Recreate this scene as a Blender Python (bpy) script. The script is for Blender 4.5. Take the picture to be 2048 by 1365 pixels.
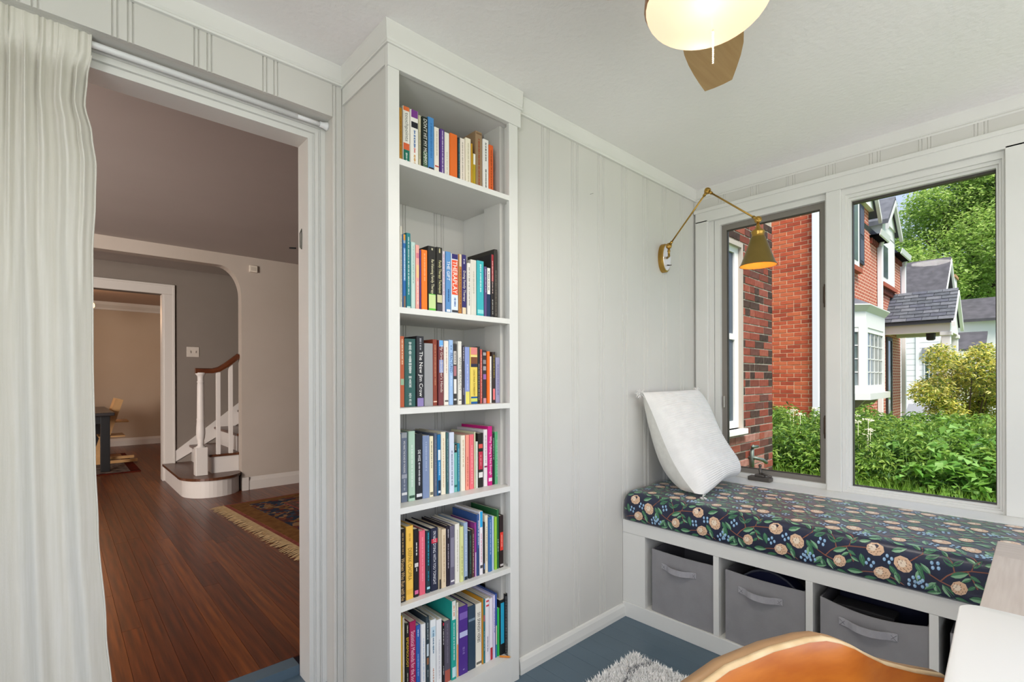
import bpy, bmesh, math, random
from mathutils import Vector, Matrix
import numpy as np
R = random.Random(7)
for o in list(bpy.data.objects):
    bpy.data.objects.remove(o)
S = bpy.context.scene
COL = S.collection
PI = math.pi

# ------------------------------------------------------------------ camera
cd = bpy.data.cameras.new('camera')
cam = bpy.data.objects.new('camera', cd)
COL.objects.link(cam)
cd.sensor_width = 36
cd.lens = 980.9 * 36 / 2048
cd.shift_y = (758.5 - 682.5) / 2048
cd.clip_start = 0.02
cd.clip_end = 400
YAW = math.radians(47.26 - 90)
cam.matrix_world = (Matrix.Translation((-2.9446, -1.4846, 1.2275)) @ Matrix.Rotation(YAW, 4, 'Z')
                    @ Matrix.Rotation(PI / 2, 4, 'X') @ Matrix.Rotation(math.radians(-0.183), 4, 'Z'))
S.camera = cam

# ------------------------------------------------------------------ sky, sun, exposure
w = bpy.data.worlds.new('sky')
S.world = w
w.use_nodes = True
wn = w.node_tree.nodes
wl = w.node_tree.links
wn['Background'].inputs[0].default_value = (0.60, 0.72, 1.0, 1)
wn['Background'].inputs[1].default_value = 0.8
sd = bpy.data.lights.new('sun', 'SUN')
sd.energy = 5.2
sd.angle = math.radians(25)
sd.color = (1.0, 0.95, 0.87)
sun = bpy.data.objects.new('sun', sd)
COL.objects.link(sun)
sun.rotation_euler = Vector((0.35, 0.42, -0.95)).to_track_quat('-Z', 'Y').to_euler()
def fill_light(name, loc, direction, sx, sy, energy, color=(1, 1, 1)):
    # area lamp added out of view to brighten a room
    l = bpy.data.lights.new(name, 'AREA')
    l.shape = 'RECTANGLE'; l.size = sx; l.size_y = sy; l.energy = energy; l.color = color
    o = bpy.data.objects.new(name, l)
    COL.objects.link(o)
    o.location = loc
    o.rotation_euler = Vector(direction).to_track_quat('-Z', 'Y').to_euler()
    return o
fill_light('back_fill_light', (-1.5, -3.22, 1.45), (0, 1, 0.06), 2.9, 1.5, 25, (.97, .98, 1))  # fill lamp added behind the camera to lift the sunroom
fill_light('left_fill_light', (-4.76, -2.28, 1.40), (1, 0, -.05), 1.36, 1.5, 35, (.97, .98, 1))  # side fill added to brighten the bench front
fill_light('living_fill_light', (-5.45, .40, 1.45), (.25, 1, -.05), 1.1, 1.5, 215, (1, .97, .93))  # added fill that raises the dim living room
fill_light('dining_fill_light', (-6.3, 7.1, 1.45), (1, 0, -.05), 2.0, 1.4, 26, (1, .85, .7))  # extra warm fill added for the dining room
S.view_settings.view_transform = 'Standard'
S.view_settings.look = 'None'
S.view_settings.gamma = 1
S.view_settings.use_curve_mapping = False
S.view_settings.exposure = 0.42

# ------------------------------------------------------------------ materials
def lin(h):
    v = [int(h[i:i + 2], 16) / 255 for i in (0, 2, 4)]
    return tuple(c / 12.92 if c <= .04045 else ((c + .055) / 1.055) ** 2.4 for c in v) + (1,)
MC = {}
def M(h, rough=.5, spec=.3, h2=None, scale=6, bump=0, bscale=60, stretch=(1, 1, 1), metal=0, sheen=0, coat=0, name=None, detail=4, contrast=(.35, .65)):
    key = (h, rough, spec, h2, scale, bump, bscale, stretch, metal, sheen, coat)
    if key in MC:
        return MC[key]
    m = bpy.data.materials.new(name or ('paint_' + h))
    m.use_nodes = True
    nt = m.node_tree
    N = nt.nodes
    L = nt.links
    b = N['Principled BSDF']
    b.inputs['Roughness'].default_value = rough
    b.inputs['Specular IOR Level'].default_value = spec
    b.inputs['Metallic'].default_value = metal
    b.inputs['Base Color'].default_value = lin(h)
    if sheen:
        b.inputs['Sheen Weight'].default_value = sheen
        b.inputs['Sheen Roughness'].default_value = .4
    if coat:
        b.inputs['Coat Weight'].default_value = coat
        b.inputs['Coat Roughness'].default_value = .15
    if h2 or bump:
        tc = N.new('ShaderNodeTexCoord')
        mp = N.new('ShaderNodeMapping')
        mp.inputs['Scale'].default_value = stretch
        L.new(tc.outputs['Object'], mp.inputs[0])
    if h2:
        n = N.new('ShaderNodeTexNoise')
        n.inputs['Scale'].default_value = scale
        n.inputs['Detail'].default_value = detail
        L.new(mp.outputs[0], n.inputs['Vector'])
        r = N.new('ShaderNodeValToRGB')
        r.color_ramp.elements[0].position = contrast[0]
        r.color_ramp.elements[1].position = contrast[1]
        r.color_ramp.elements[0].color = lin(h)
        r.color_ramp.elements[1].color = lin(h2)
        L.new(n.outputs['Fac'], r.inputs[0])
        L.new(r.outputs[0], b.inputs['Base Color'])
    if bump:
        n2 = N.new('ShaderNodeTexNoise')
        n2.inputs['Scale'].default_value = bscale
        n2.inputs['Detail'].default_value = 3
        L.new(mp.outputs[0], n2.inputs['Vector'])
        bp = N.new('ShaderNodeBump')
        bp.inputs['Strength'].default_value = bump
        bp.inputs['Distance'].default_value = .01
        L.new(n2.outputs['Fac'], bp.inputs['Height'])
        L.new(bp.outputs[0], b.inputs['Normal'])
    MC[key] = m
    return m
def emit(h, s, name='glow'):
    m = bpy.data.materials.new(name)
    m.use_nodes = True
    b = m.node_tree.nodes['Principled BSDF']
    b.inputs['Base Color'].default_value = lin(h)
    b.inputs['Emission Color'].default_value = lin(h)
    b.inputs['Emission Strength'].default_value = s
    return m
def glass(name='pane_glass', tint='FFFFFF', refl=.005):
    m = bpy.data.materials.new(name)
    m.use_nodes = True
    nt = m.node_tree
    nt.nodes.clear()
    o = nt.nodes.new('ShaderNodeOutputMaterial')
    mx = nt.nodes.new('ShaderNodeMixShader')
    t = nt.nodes.new('ShaderNodeBsdfTransparent')
    t.inputs[0].default_value = lin(tint)
    g = nt.nodes.new('ShaderNodeBsdfGlossy')
    g.inputs['Roughness'].default_value = .02
    mx.inputs[0].default_value = refl
    nt.links.new(t.outputs[0], mx.inputs[1])
    nt.links.new(g.outputs[0], mx.inputs[2])
    nt.links.new(mx.outputs[0], o.inputs[0])
    return m
def leafmat(h, h2=None, trans=.35, name='leaf'):
    m = bpy.data.materials.new(name)
    m.use_nodes = True
    nt = m.node_tree
    b = nt.nodes['Principled BSDF']
    b.inputs['Base Color'].default_value = lin(h)
    b.inputs['Roughness'].default_value = .5
    b.inputs['Specular IOR Level'].default_value = .25
    t = nt.nodes.new('ShaderNodeBsdfTranslucent')
    t.inputs[0].default_value = lin(h2 or h)
    mx = nt.nodes.new('ShaderNodeMixShader')
    mx.inputs[0].default_value = trans
    nt.links.new(b.outputs[0], mx.inputs[1])
    nt.links.new(t.outputs[0], mx.inputs[2])
    nt.links.new(mx.outputs[0], nt.nodes['Material Output'].inputs[0])
    return m
def brickmat(c1, c2, mor, bw=.213, bh=.0677, sw='xz'):
    m = bpy.data.materials.new('brickwork')
    m.use_nodes = True
    nt = m.node_tree
    N = nt.nodes
    L = nt.links
    tc = N.new('ShaderNodeTexCoord')
    sp = N.new('ShaderNodeSeparateXYZ')
    cb = N.new('ShaderNodeCombineXYZ')
    L.new(tc.outputs['Object'], sp.inputs[0])
    L.new(sp.outputs['XYZ'.index(sw[0].upper())], cb.inputs[0])
    L.new(sp.outputs[2], cb.inputs[1])
    br = N.new('ShaderNodeTexBrick')
    br.inputs['Color1'].default_value = lin(c1)
    br.inputs['Color2'].default_value = lin(c2)
    br.inputs['Mortar'].default_value = lin(mor)
    br.inputs['Scale'].default_value = 1
    br.inputs['Brick Width'].default_value = bw
    br.inputs['Row Height'].default_value = bh
    br.inputs['Mortar Size'].default_value = .008
    br.inputs['Mortar Smooth'].default_value = .2
    L.new(cb.outputs[0], br.inputs['Vector'])
    L.new(br.outputs['Color'], N['Principled BSDF'].inputs['Base Color'])
    bp = N.new('ShaderNodeBump')
    bp.inputs['Strength'].default_value = .5
    bp.inputs['Distance'].default_value = .008
    bp.invert = True
    L.new(br.outputs['Fac'], bp.inputs['Height'])
    L.new(bp.outputs[0], N['Principled BSDF'].inputs['Normal'])
    N['Principled BSDF'].inputs['Roughness'].default_value = .85
    return m

WALL = M('CFCDC7', .55, .25, 'D4D2CC', 1.5, name='sage_white_paint')
TRIM = M('DEDDD8', .38, .35, 'E2E1DC', 3, name='white_trim_paint')
CEILM = M('F4F1EF', .9, .1, 'F7F4F2', 2, bump=.25, bscale=45, name='textured_ceiling_paint')
BLUE = M('50626F', .36, .4, '566977', 3, name='slate_blue_floor_paint')
BRASS = M('A8843E', .3, .5, 'B8924A', 9, metal=.9, name='aged_brass')
BLACK = M('1C1C1E', .5)
GLASS = glass()

# ------------------------------------------------------------------ mesh helpers
ORG = {}
class B:
    """collects geometry, builds ONE mesh object"""
    def __init__(s):
        s.v = []; s.f = []; s.mi = []; s.cur = 0; s.sm = []; s.smooth = False
    def add(s, vs, fs):
        n = len(s.v)
        s.v += [tuple(p) for p in vs]
        s.f += [tuple(i + n for i in f) for f in fs]
        s.mi += [s.cur] * len(fs); s.sm += [s.smooth] * len(fs)
        return s
    def box(s, x0, x1, y0, y1, z0, z1):
        if x0 > x1: x0, x1 = x1, x0
        if y0 > y1: y0, y1 = y1, y0
        if z0 > z1: z0, z1 = z1, z0
        return s.add([(x0, y0, z0), (x1, y0, z0), (x1, y1, z0), (x0, y1, z0), (x0, y0, z1), (x1, y0, z1), (x1, y1, z1), (x0, y1, z1)],
                     [(0, 3, 2, 1), (4, 5, 6, 7), (0, 1, 5, 4), (1, 2, 6, 5), (2, 3, 7, 6), (3, 0, 4, 7)])
    def bevbox(s, x0, x1, y0, y1, z0, z1, r=.004):
        bm = bmesh.new()
        bmesh.ops.create_cube(bm, size=1)
        for vv in bm.verts:
            vv.co = Vector(((x0 + x1) / 2 + vv.co.x * (x1 - x0), (y0 + y1) / 2 + vv.co.y * (y1 - y0), (z0 + z1) / 2 + vv.co.z * (z1 - z0)))
        bmesh.ops.bevel(bm, geom=bm.edges[:], offset=r, segments=2, affect='EDGES', profile=.5)
        return s.bm(bm)
    def bm(s, bm):
        bm.verts.index_update()
        s.add([v.co[:] for v in bm.verts], [[v.index for v in f.verts] for f in bm.faces])
        bm.free()
        return s
    def prism(s, poly, axis, a, b):
        """poly: list of 2D points; axis x: (y,z), y: (x,z), z: (x,y)"""
        def P(q, t):
            return (t, q[0], q[1]) if axis == 'x' else (q[0], t, q[1]) if axis == 'y' else (q[0], q[1], t)
        n = len(poly)
        vs = [P(q, a) for q in poly] + [P(q, b) for q in poly]
        fs = [tuple(range(n))[::-1], tuple(range(n, 2 * n))]
        fs += [(i, (i + 1) % n, n + (i + 1) % n, n + i) for i in range(n)]
        return s.add(vs, fs)
    def lathe(s, prof, c=(0, 0, 0), seg=20, axis=(0, 0, 1), smooth=True, cap=True):
        q = Vector(axis).normalized().to_track_quat('Z', 'Y')
        vs = []
        for r, h in prof:
            for k in range(seg):
                a = 2 * PI * k / seg
                vs.append(Vector(c) + q @ Vector((r * math.cos(a), r * math.sin(a), h)))
        fs = []
        for i in range(len(prof) - 1):
            for k in range(seg):
                k2 = (k + 1) % seg
                fs.append((i * seg + k, i * seg + k2, (i + 1) * seg + k2, (i + 1) * seg + k))
        if cap:
            fs.append(tuple(range(seg))[::-1]); fs.append(tuple(range((len(prof) - 1) * seg, len(prof) * seg)))
        o = s.smooth; s.smooth = smooth
        s.add(vs, fs); s.smooth = o
        return s
    def tube(s, pts, r, seg=8, smooth=True):
        pts = [Vector(p) for p in pts]
        rr = r if isinstance(r, (list, tuple)) else [r] * len(pts)
        vs = []
        up = None
        for i, p in enumerate(pts):
            d = (pts[min(i + 1, len(pts) - 1)] - pts[max(i - 1, 0)]).normalized()
            if up is None:
                up = d.orthogonal().normalized()
            up = (up - d * up.dot(d))
            up = up.normalized() if up.length > 1e-6 else d.orthogonal().normalized()
            sd_ = d.cross(up)
            for k in range(seg):
                a = 2 * PI * k / seg
                vs.append(p + (up * math.cos(a) + sd_ * math.sin(a)) * rr[i])
        fs = []
        for i in range(len(pts) - 1):
            for k in range(seg):
                k2 = (k + 1) % seg
                fs.append((i * seg + k, i * seg + k2, (i + 1) * seg + k2, (i + 1) * seg + k))
        fs.append(tuple(range(seg))[::-1]); fs.append(tuple(range((len(pts) - 1) * seg, len(pts) * seg)))
        o = s.smooth; s.smooth = smooth
        s.add(vs, fs); s.smooth = o
        return s
    def ball(s, c, r, seg=12, sc=(1, 1, 1)):
        n = 7
        prof = [(max(1e-4, math.sin(PI * i / n)) * r, -math.cos(PI * i / n) * r) for i in range(n + 1)]
        k0 = len(s.v)
        s.lathe(prof, (0, 0, 0), seg)
        for i in range(k0, len(s.v)):
            p = s.v[i]; s.v[i] = (c[0] + p[0] * sc[0], c[1] + p[1] * sc[1], c[2] + p[2] * sc[2])
        return s
    def build(s, name, mats, parent=None, loc=None):
        org = ORG.get(parent.name, Vector((0, 0, 0))) if parent else Vector((0, 0, 0))
        lc = Vector(loc) if loc is not None else Vector((0, 0, 0))
        me = bpy.data.meshes.new(name)
        off = org + lc if loc is not None else org
        me.from_pydata([(p[0] - off.x, p[1] - off.y, p[2] - off.z) for p in s.v], [], s.f)
        if not isinstance(mats, (list, tuple)):
            mats = [mats]
        for m in mats:
            me.materials.append(m)
        if len(mats) > 1:
            me.polygons.foreach_set('material_index', s.mi)
        me.polygons.foreach_set('use_smooth', s.sm)
        me.update()
        return link(name, me, parent, lc)
def link(name, me, parent=None, loc=(0, 0, 0)):
    o = bpy.data.objects.new(name, me)
    COL.objects.link(o)
    o.location = loc
    if parent:
        o.parent = parent
        ORG[o.name] = ORG.get(parent.name, Vector((0, 0, 0))) + Vector(loc)
    else:
        ORG[o.name] = Vector(loc)
    return o
def tag(o, label, cat, group=None, kind=None):
    o['label'] = label; o['category'] = cat
    if group: o['group'] = group
    if kind: o['kind'] = kind
    return o
def thing(name, loc, label, cat, group=None, kind=None):
    o = bpy.data.objects.new(name, None)
    COL.objects.link(o)
    o.location = loc
    o.empty_display_size = .05
    ORG[o.name] = Vector(loc)
    return tag(o, label, cat, group, kind)
def struct(o, label, cat):
    return tag(o, label, cat, None, 'structure')
def bx(name, m, parent, *a, r=0, loc=None):
    b = B()
    b.bevbox(*a, r=r) if r else b.box(*a)
    return b.build(name, m, parent, loc)
TXT = {}
def text_geo(body, align='CENTER'):
    if body in TXT:
        return TXT[body]
    c = bpy.data.curves.new('t', 'FONT')
    c.body = body
    c.resolution_u = 2
    o = bpy.data.objects.new('t', c)
    COL.objects.link(o)
    bpy.context.view_layer.update()
    me = bpy.data.meshes.new_from_object(o.evaluated_get(bpy.context.evaluated_depsgraph_get()))
    vs = [tuple(v.co) for v in me.vertices]
    fs = [tuple(p.vertices) for p in me.polygons]
    bpy.data.objects.remove(o)
    bpy.data.curves.remove(c)
    bpy.data.meshes.remove(me)
    x0 = min(v[0] for v in vs); x1 = max(v[0] for v in vs); y0 = min(v[1] for v in vs); y1 = max(v[1] for v in vs)
    vs = [((v[0] - x0) / (x1 - x0), (v[1] - y0) / (y1 - y0)) for v in vs]
    TXT[body] = (vs, fs, (x1 - x0) / (y1 - y0))
    return TXT[body]
CEIL = 2.40
# ================================================================== STRUCTURE: sunroom
def groove_board(parent, place, w, z0, z1, mat=WALL, band=.047):
    """tongue and groove board with a beaded band; place(s,d)->(x,y)"""
    g = .0048
    b0, b1 = .0, band
    pr = [(0, g), (.003, 0), (.0085, 0), (.0115, g), (.0145, 0), (b1 - .0145, 0), (b1 - .0115, g), (b1 - .0085, 0), (b1 - .003, 0), (b1, g), (b1 + .003, 0), (w - .003, 0), (w, g)]
    pr = [q for q in pr if q[0] <= w] if w < .1 else pr
    if pr[-1][0] < w: pr.append((w, 0))
    pts = [place(*q) for q in pr] + [place(w, .019), place(0, .019)]
    return B().prism(pts, 'z', z0, z1).build('panel_board', mat, parent)

# ---- floor of the sunroom
fl = bx('floor', BLUE, None, -4.6, .12, -3.1, .318, -.06, -.012)
struct(fl, 'slate blue painted plank floor of the sunroom', 'floor')
fx = -2.6
k = 0
while fx < -.02:
    bx('plank', BLUE, fl, fx + .0003, fx + .0827, -3.1, .318, -.012, 0 if k % 3 else -.0002, r=.0006)
    fx += .083; k += 1
bx('plank', BLUE, fl, -4.6, -2.6, -3.1, .318, -.012, 0)
ce = bx('ceiling', CEILM, None, -4.6, .14, -3.2, .42, CEIL, CEIL + .1)
struct(ce, 'white textured ceiling of the sunroom', 'ceiling')

# ---- panelled wall right of the bookcase
wf = bx('wall_front', WALL, None, -1.62, .14, .0195, .12, 0, CEIL)
struct(wf, 'pale sage panelled wall with vertical beaded grooves', 'wall')
for k in range(-1, 7):
    x0 = -1.368 - .0235 + .2 * k
    wd = .2 if x0 + .2 < 0 else -x0
    if k == -1: x0 += .0; 
    groove_board(wf, lambda s, d, x0=x0: (x0 + s, d), wd, 0, CEIL - .001)
nail = B().tube([(-1.055, -.0005, 2.121), (-1.031, -.0012, 2.131)], .0011, 5).build('wall_scuff', M('8E8E84', .6), wf)

# ---- door wall (set back behind the bookcase)
wd_ = B().box(-4.6, -2.187, .3385, .42, 2.213, CEIL).box(-2.187, -1.56, .3385, .42, 0, CEIL).box(-4.6, -3.75, .3385, .42, 0, 2.213).build('wall_door', WALL)
struct(wd_, 'pale sage panelled wall above and beside the doorway', 'wall')
for c in (-3.206, -3.006, -2.806, -2.606, -2.406):
    x0 = c - .0235
    wdt = .2 if c < -2.41 else .2429 - .0005 - .0235 + .0235
    wdt = .2 if c < -2.41 else (-2.187 - x0)
    groove_board(wd_, lambda s, d, x0=x0: (x0 + s, .319 + d), wdt, 2.213, CEIL - .001)
groove_board(wd_, lambda s, d: (-2.187 + s, .319 + d), .045, 0, CEIL - .001)
bx('panel_board', WALL, wd_, -4.6, -3.2305, .319, .3385, 2.213, CEIL - .001)
bx('panel_board', WALL, wd_, -4.6, -3.75, .319, .3385, 0, 2.212)
for k in range(3):   # bookcase back keeps the old panelling
    groove_board(wd_, lambda s, d, x0=-2.13 + .19 * k + (.0 if k else 0): (x0 + s, .300 + d), .19, .05, 2.3)

# ---- crown mouldings
def crown_prof(sign=1):
    return [(0, 2.333), (.012, 2.333), (.014, 2.339), (.010, 2.344), (.015, 2.35), (.022, 2.392), (.026, CEIL), (0, CEIL)]
def crown_x(name, x0, x1, y, lab):
    o = B().prism([(y - d, z) for d, z in crown_prof()], 'x', x0, x1).build(name, TRIM)
    return struct(o, lab, 'moulding')
crown_x('trim_1', -1.548, 0, 0, 'white crown moulding over the panelled wall beside the bookcase')
crown_x('trim_2', -4.6, -2.142, .319, 'white crown moulding above the doorway')
o = B().prism([(-d, z) for d, z in crown_prof()], 'y', -3.1, 0).build('trim_3', TRIM)
struct(o, 'white crown moulding above the window wall', 'moulding')
o = B().prism([(-.001, 0), (-.018, 0), (-.018, .018), (-.014, .05), (-.009, .062), (-.001, .064)], 'x', -1.545, -.7935).build('baseboard_front', TRIM)
struct(o, 'low white baseboard under the panelled wall', 'baseboard')

# ---- doorway: casing, jambs, threshold, wall to the living room
LW = M('A99C90', .8, .15, 'AEA196', 1.2, name='taupe_living_wall')
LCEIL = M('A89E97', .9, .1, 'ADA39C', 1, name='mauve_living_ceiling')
LTRIM = M('C2B9B1', .45, .3, name='living_trim')
wl_ = (B().box(-6.2, -6.0, .4205, .51, 0, 2.49).box(-4.9, -3.75, .4205, .51, 0, 2.49).box(-6.0, -4.9, .4205, .51, 0, .7).box(-6.0, -4.9, .4205, .51, 2.2, 2.49).box(-3.75, -2.248, .4205, .51, 2.145, 2.49).box(-2.248, -1.2, .4205, .51, 0, 2.49)
       .build('wall_living', TRIM))
struct(wl_, 'white painted doorway wall and jambs between sunroom and living room', 'wall')
cs = B()
for (a, b_, yy) in ((-2.187, -2.203, .395), (-2.203, -2.212, .404), (-2.212, -2.224, .398), (-2.224, -2.232, .410), (-2.232, -2.248, .406)):
    cs.box(a, b_, yy, .4204, .06, 2.145 + (-2.248 - b_) * -1 + .0)
    cs.box(-3.75, a, yy, .4204, 2.145 + (b_ + 2.248), 2.145 + (a + 2.248))
tr = cs.build('trim_4', TRIM)
struct(tr, 'white stepped casing around the doorway', 'moulding')
hk = B().tube([(-2.2485, .472, 1.815), (-2.2505, .486, 1.80), (-2.2505, .484, 1.745), (-2.2505, .470, 1.735), (-2.2505, .468, 1.79), (-2.2485, .474, 1.815)], .0016, 6).build('strike_plate', M('5A5A50', .5, metal=.4), wl_)
B().tube([(-2.2482, .535, 1.752), (-2.2700, .548, 1.752)], .003, 6).build('hook_peg', BLACK, wl_)
th = B().box(-3.75, -2.187, .319, .515, 0, .06).box(-3.75, -2.2485, .515, .585, 0, .0995).build('threshold', BLUE)
struct(th, 'blue painted threshold step in the doorway', 'threshold')
# tension rod and curtain come later

# ---- window wall
ww = (B().box(.001, .14, -.12, .12, 0, CEIL).box(.001, .14, -3.1, -.12, 0, .645).box(.001, .14, -3.1, -.12, 2.19, CEIL)
      .box(.001, .14, -.712 - .003, -.787, .645, 2.19).box(.001, .14, -1.385, -1.52, .645, 2.19).box(.001, .14, -2.1, -2.17, .645, 2.19).box(.001, .14, -2.77, -3.1, .645, 2.19)
      .build('wall_window', TRIM))
struct(ww, 'white framed window wall of the sunroom', 'wall')
yb = -.364 + .188 * 2 - .0
yc = .012
while yc > -2.9:
    s0 = yc + .0215
    groove_board(ww, lambda s, d, s0=s0: (-.0115 + d * .6, min(s0 - s, 0)), .188, 2.26, 2.345, band=.043)
    yc -= .188
lg = bx('window_ledge', TRIM, ww, -.17, .001, -3.1, -.0005, 0, .645, r=.003)
cz = B()
cz.bevbox(-.022, 0, -.09, -.0145, .645, 2.2, r=.002)                       # left casing
cz.bevbox(-.022, 0, -1.52, -1.379, .645, 2.2, r=.002)
cz.bevbox(-.022, 0, -3.05, -.0145, 2.19, 2.262, r=.002)
cz.bevbox(-.030, 0, -3.05, -.006, 2.25, 2.272, r=.003)                     # cap bead
cz.bevbox(-.018, 0, -.787, -.722, .645, 2.19, r=.002)                      # mullion cover
tr = cz.build('trim_5', TRIM)
struct(tr, 'white casing boards framing the windows', 'moulding')
def ring(b, y0, y1, z0, z1, t, x0, x1, tb=None, tt=None):
    tb = t if tb is None else tb; tt = t if tt is None else tt
    b.box(x0, x1, y0, y0 - t, z0, z1); b.box(x0, x1, y1 + t, y1, z0, z1)
    b.box(x0, x1, y0 - t, y1 + t, z0, z0 + tb); b.box(x0, x1, y0 - t, y1 + t, z1 - tt, z1)
    return b
SASH = M('827C74', .45, .4, name='bronze_grey_sash')
GASK = M('4A4640', .5)
def casement(name, y0, y1, lab):
    w1 = thing(name, (.05, y0, .645), lab, 'window', kind='structure')
    B().box(.006, .09, y0 + .032, y0 - .001, .6452, 2.1898).box(.006, .09, y1, y1 - .003, .6452, 2.1898).box(.006, .09, y0 - .001, y1, .6452, .671).box(.006, .09, y0 - .001, y1, 2.159, 2.1898).build('window_frame', TRIM, w1)
    sb = B()
    a0, a1, c0, c1, x0 = y0, y1, .671, 2.159, .03
    ring(sb, a0, a1, c0, c1, .030, x0, x0 + .03, .026, .033)
    sb.build('sash', SASH, w1)
    ring(B(), a0 - .030, a1 + .030, c0 + .026, c1 - .033, .005, x0 + .008, x0 + .024).build('gasket', GASK, w1)
    bx('pane', GLASS, w1, .044, .046, a0 - .033, a1 + .033, c0 + .029, c1 - .036)
    for z in (.93, 1.62):
        h = B().bevbox(.012, .032, a1 - .001, a1 + .012, z, z + .09, r=.002).tube([(.01, a1 + .004, z - .02), (.01, a1 + .004, z + .1)], .004, 6)
        h.build('hinge', M('57483C', .5, metal=.5), w1)
    lt = B().bevbox(.018, .03, a0 - .02, a0 - .012, 1.05, 1.12, r=.002).build('latch', M('B8B4AC', .4, metal=.5), w1)
    return w1
c1 = casement('window_1', -.155, -.712, 'narrow grey framed casement window beside the brass sconce')
cr = (B().bevbox(-.048, .004, -.455, -.335, .6455, .668, r=.004).bevbox(-.040, -.004, -.42, -.37, .668, .682, r=.004)
      .tube([(-.02, -.40, .68), (-.012, -.39, .705), (.004, -.385, .722)], [.009, .008, .007]).ball((.004, -.385, .726), .009)
      .tube([(-.02, -.40, .686), (-.03, -.43, .683), (-.035, -.46, .677)], .006)).build('crank_handle', M('5C5650', .4, .4, metal=.4), c1)
w2 = thing('window_2', (.06, -.787, .645), 'large fixed picture window with white frame looking onto the garden', 'window', kind='structure')
ring(B(), -.7872, -1.3848, .6452, 2.1898, .016, .0, .09, .012, .03).build('window_frame', TRIM, w2)
ring(B(), -.803, -1.369, .657, 2.16, .010, .012, .09, .008, .016).build('stop_bead', TRIM, w2)
ring(B(), -.813, -1.359, .665, 2.144, .009, .026, .09, .009, .012).build('inner_bead', TRIM, w2)
ring(B(), -.820, -1.352, .672, 2.134, .006, .048, .075, .006, .013).build('gasket', GASK, w2)
bx('pane', GLASS, w2, .06, .062, -.824, -1.348, .676, 2.128)
w3 = casement('window_3', -1.545, -2.095, 'casement window right of the picture window, out of frame')
w4 = casement('window_4', -2.2, -2.765, 'last casement window of the window wall, out of frame')

# ---- back and left walls with wide windows (behind the camera)
wb = B()
wb.box(-4.74, .14, -3.2, -3.1, 0, .6).box(-4.74, .14, -3.2, -3.1, 2.2, CEIL)
for x in (-4.74, -3.5, -2.3, -1.1, 0): wb.box(x, x + .14, -3.2, -3.1, .6, 2.2)
struct(wb.build('wall_back', TRIM), 'white window wall behind the camera', 'wall')
wl2 = B().box(-4.74, -4.6, -3.1, .42, 0, .6).box(-4.74, -4.6, -3.1, .42, 2.2, CEIL)
for y in (-3.1, -1.6, -.1): wl2.box(-4.74, -4.6, y, y + .14 if y < -.5 else .42, .6, 2.2)
struct(wl2.build('wall_left', TRIM), 'white window wall at the far left of the sunroom', 'wall')
for i, (x0, x1) in enumerate(((-4.6, -3.5), (-3.36, -2.3), (-2.16, -1.1), (-.96, 0))):
    t = thing('window_%d' % (5 + i), ((x0 + x1) / 2, -3.15, .6), 'wide white window in the wall behind the camera, number %s from the left' % ('one', 'two', 'three', 'four')[i], 'window', kind='structure')
    f = B().box(x0, x1, -3.18, -3.13, .6, .64).box(x0, x1, -3.18, -3.13, 2.16, 2.2).box(x0, x0 + .04, -3.18, -3.13, .64, 2.16).box(x1 - .04, x1, -3.18, -3.13, .64, 2.16).build('window_frame', TRIM, t)
    bx('pane', GLASS, t, x0 + .04, x1 - .04, -3.157, -3.154, .64, 2.16)
for i, (y0, y1) in enumerate(((-2.96, -1.6), (-1.46, -.1))):
    t = thing('window_%d' % (9 + i), (-4.67, (y0 + y1) / 2, .6), 'wide white window in the left wall, %s the doorway' % ('far from', 'close to')[i], 'window', kind='structure')
    f = B().box(-4.7, -4.64, y0, y1, .6, .64).box(-4.7, -4.64, y0, y1, 2.16, 2.2).box(-4.7, -4.64, y0, y0 + .04, .64, 2.16).box(-4.7, -4.64, y1 - .04, y1, .64, 2.16).build('window_frame', TRIM, t)
    bx('pane', GLASS, t, -4.671, -4.668, y0 + .04, y1 - .04, .64, 2.16)

# ================================================================== STRUCTURE: living room, hall, dining room
ZL = .1
LCZ = 2.49
W2Y, W3Y, DY = 4.05, 5.2, 9.25
WOODD = M('4A2A18', .32, .45, '5E3620', 8, stretch=(8, 1, 8), name='dark_stair_wood')
PL = []
for h1, h2 in (('4A200D', '783A16'), ('441D0C', '6E3414'), ('522410', '804218'), ('3E1A0A', '662E12'), ('582811', '844619'), ('481F0D', '723715')):
    PL.append(M(h1, .33, .35, h2, 3.2, stretch=(15, .7, 15), coat=.06, name='stained_oak'))
fl2 = bx('floor_living', M('2C180E', .6), None, -6.2, 1.5, .5855, 9.3, -.05, ZL - .004)
fl2['x'] = 0; del fl2['x']
struct(fl2, 'dark red brown stained oak strip floor of the living room', 'floor')
pm = {}
px = -3.26
n = 0
while px < -.9 and n < 296:
    y = .586 - R.random() * 1.0
    while y < 9.2 and n < 296:
        Ln = R.choice((1.2, 1.6, 2.0, 2.4))
        y0, y1 = max(y, .586), min(y + Ln, 9.24)
        if y1 - y0 > .1 and (y0 < 4.2 or px < -1.5):
            m = R.choice(PL)
            key = (round(y1 - y0, 4), m.name)
            if key not in pm:
                q = B().bevbox(.0005, .0737, 0, key[0] - .0010, -.006, 0, r=.0005)
                me = bpy.data.meshes.new('plank'); me.from_pydata(q.v, [], q.f); me.materials.append(m); me.update(); pm[key] = me
            link('plank', pm[key], fl2, (px, y0, ZL)); n += 1
        y += Ln
    px += .0742
bx('plank', PL[1], fl2, -6.2, -3.261, .586, 9.24, ZL - .006, ZL)
bx('plank', PL[0], fl2, -.895, 1.5, .586, 4.2, ZL - .006, ZL)
cl2 = bx('ceiling_living', LCEIL, None, -6.2, 1.5, .51, 5.2, LCZ, LCZ + .1)
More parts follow.
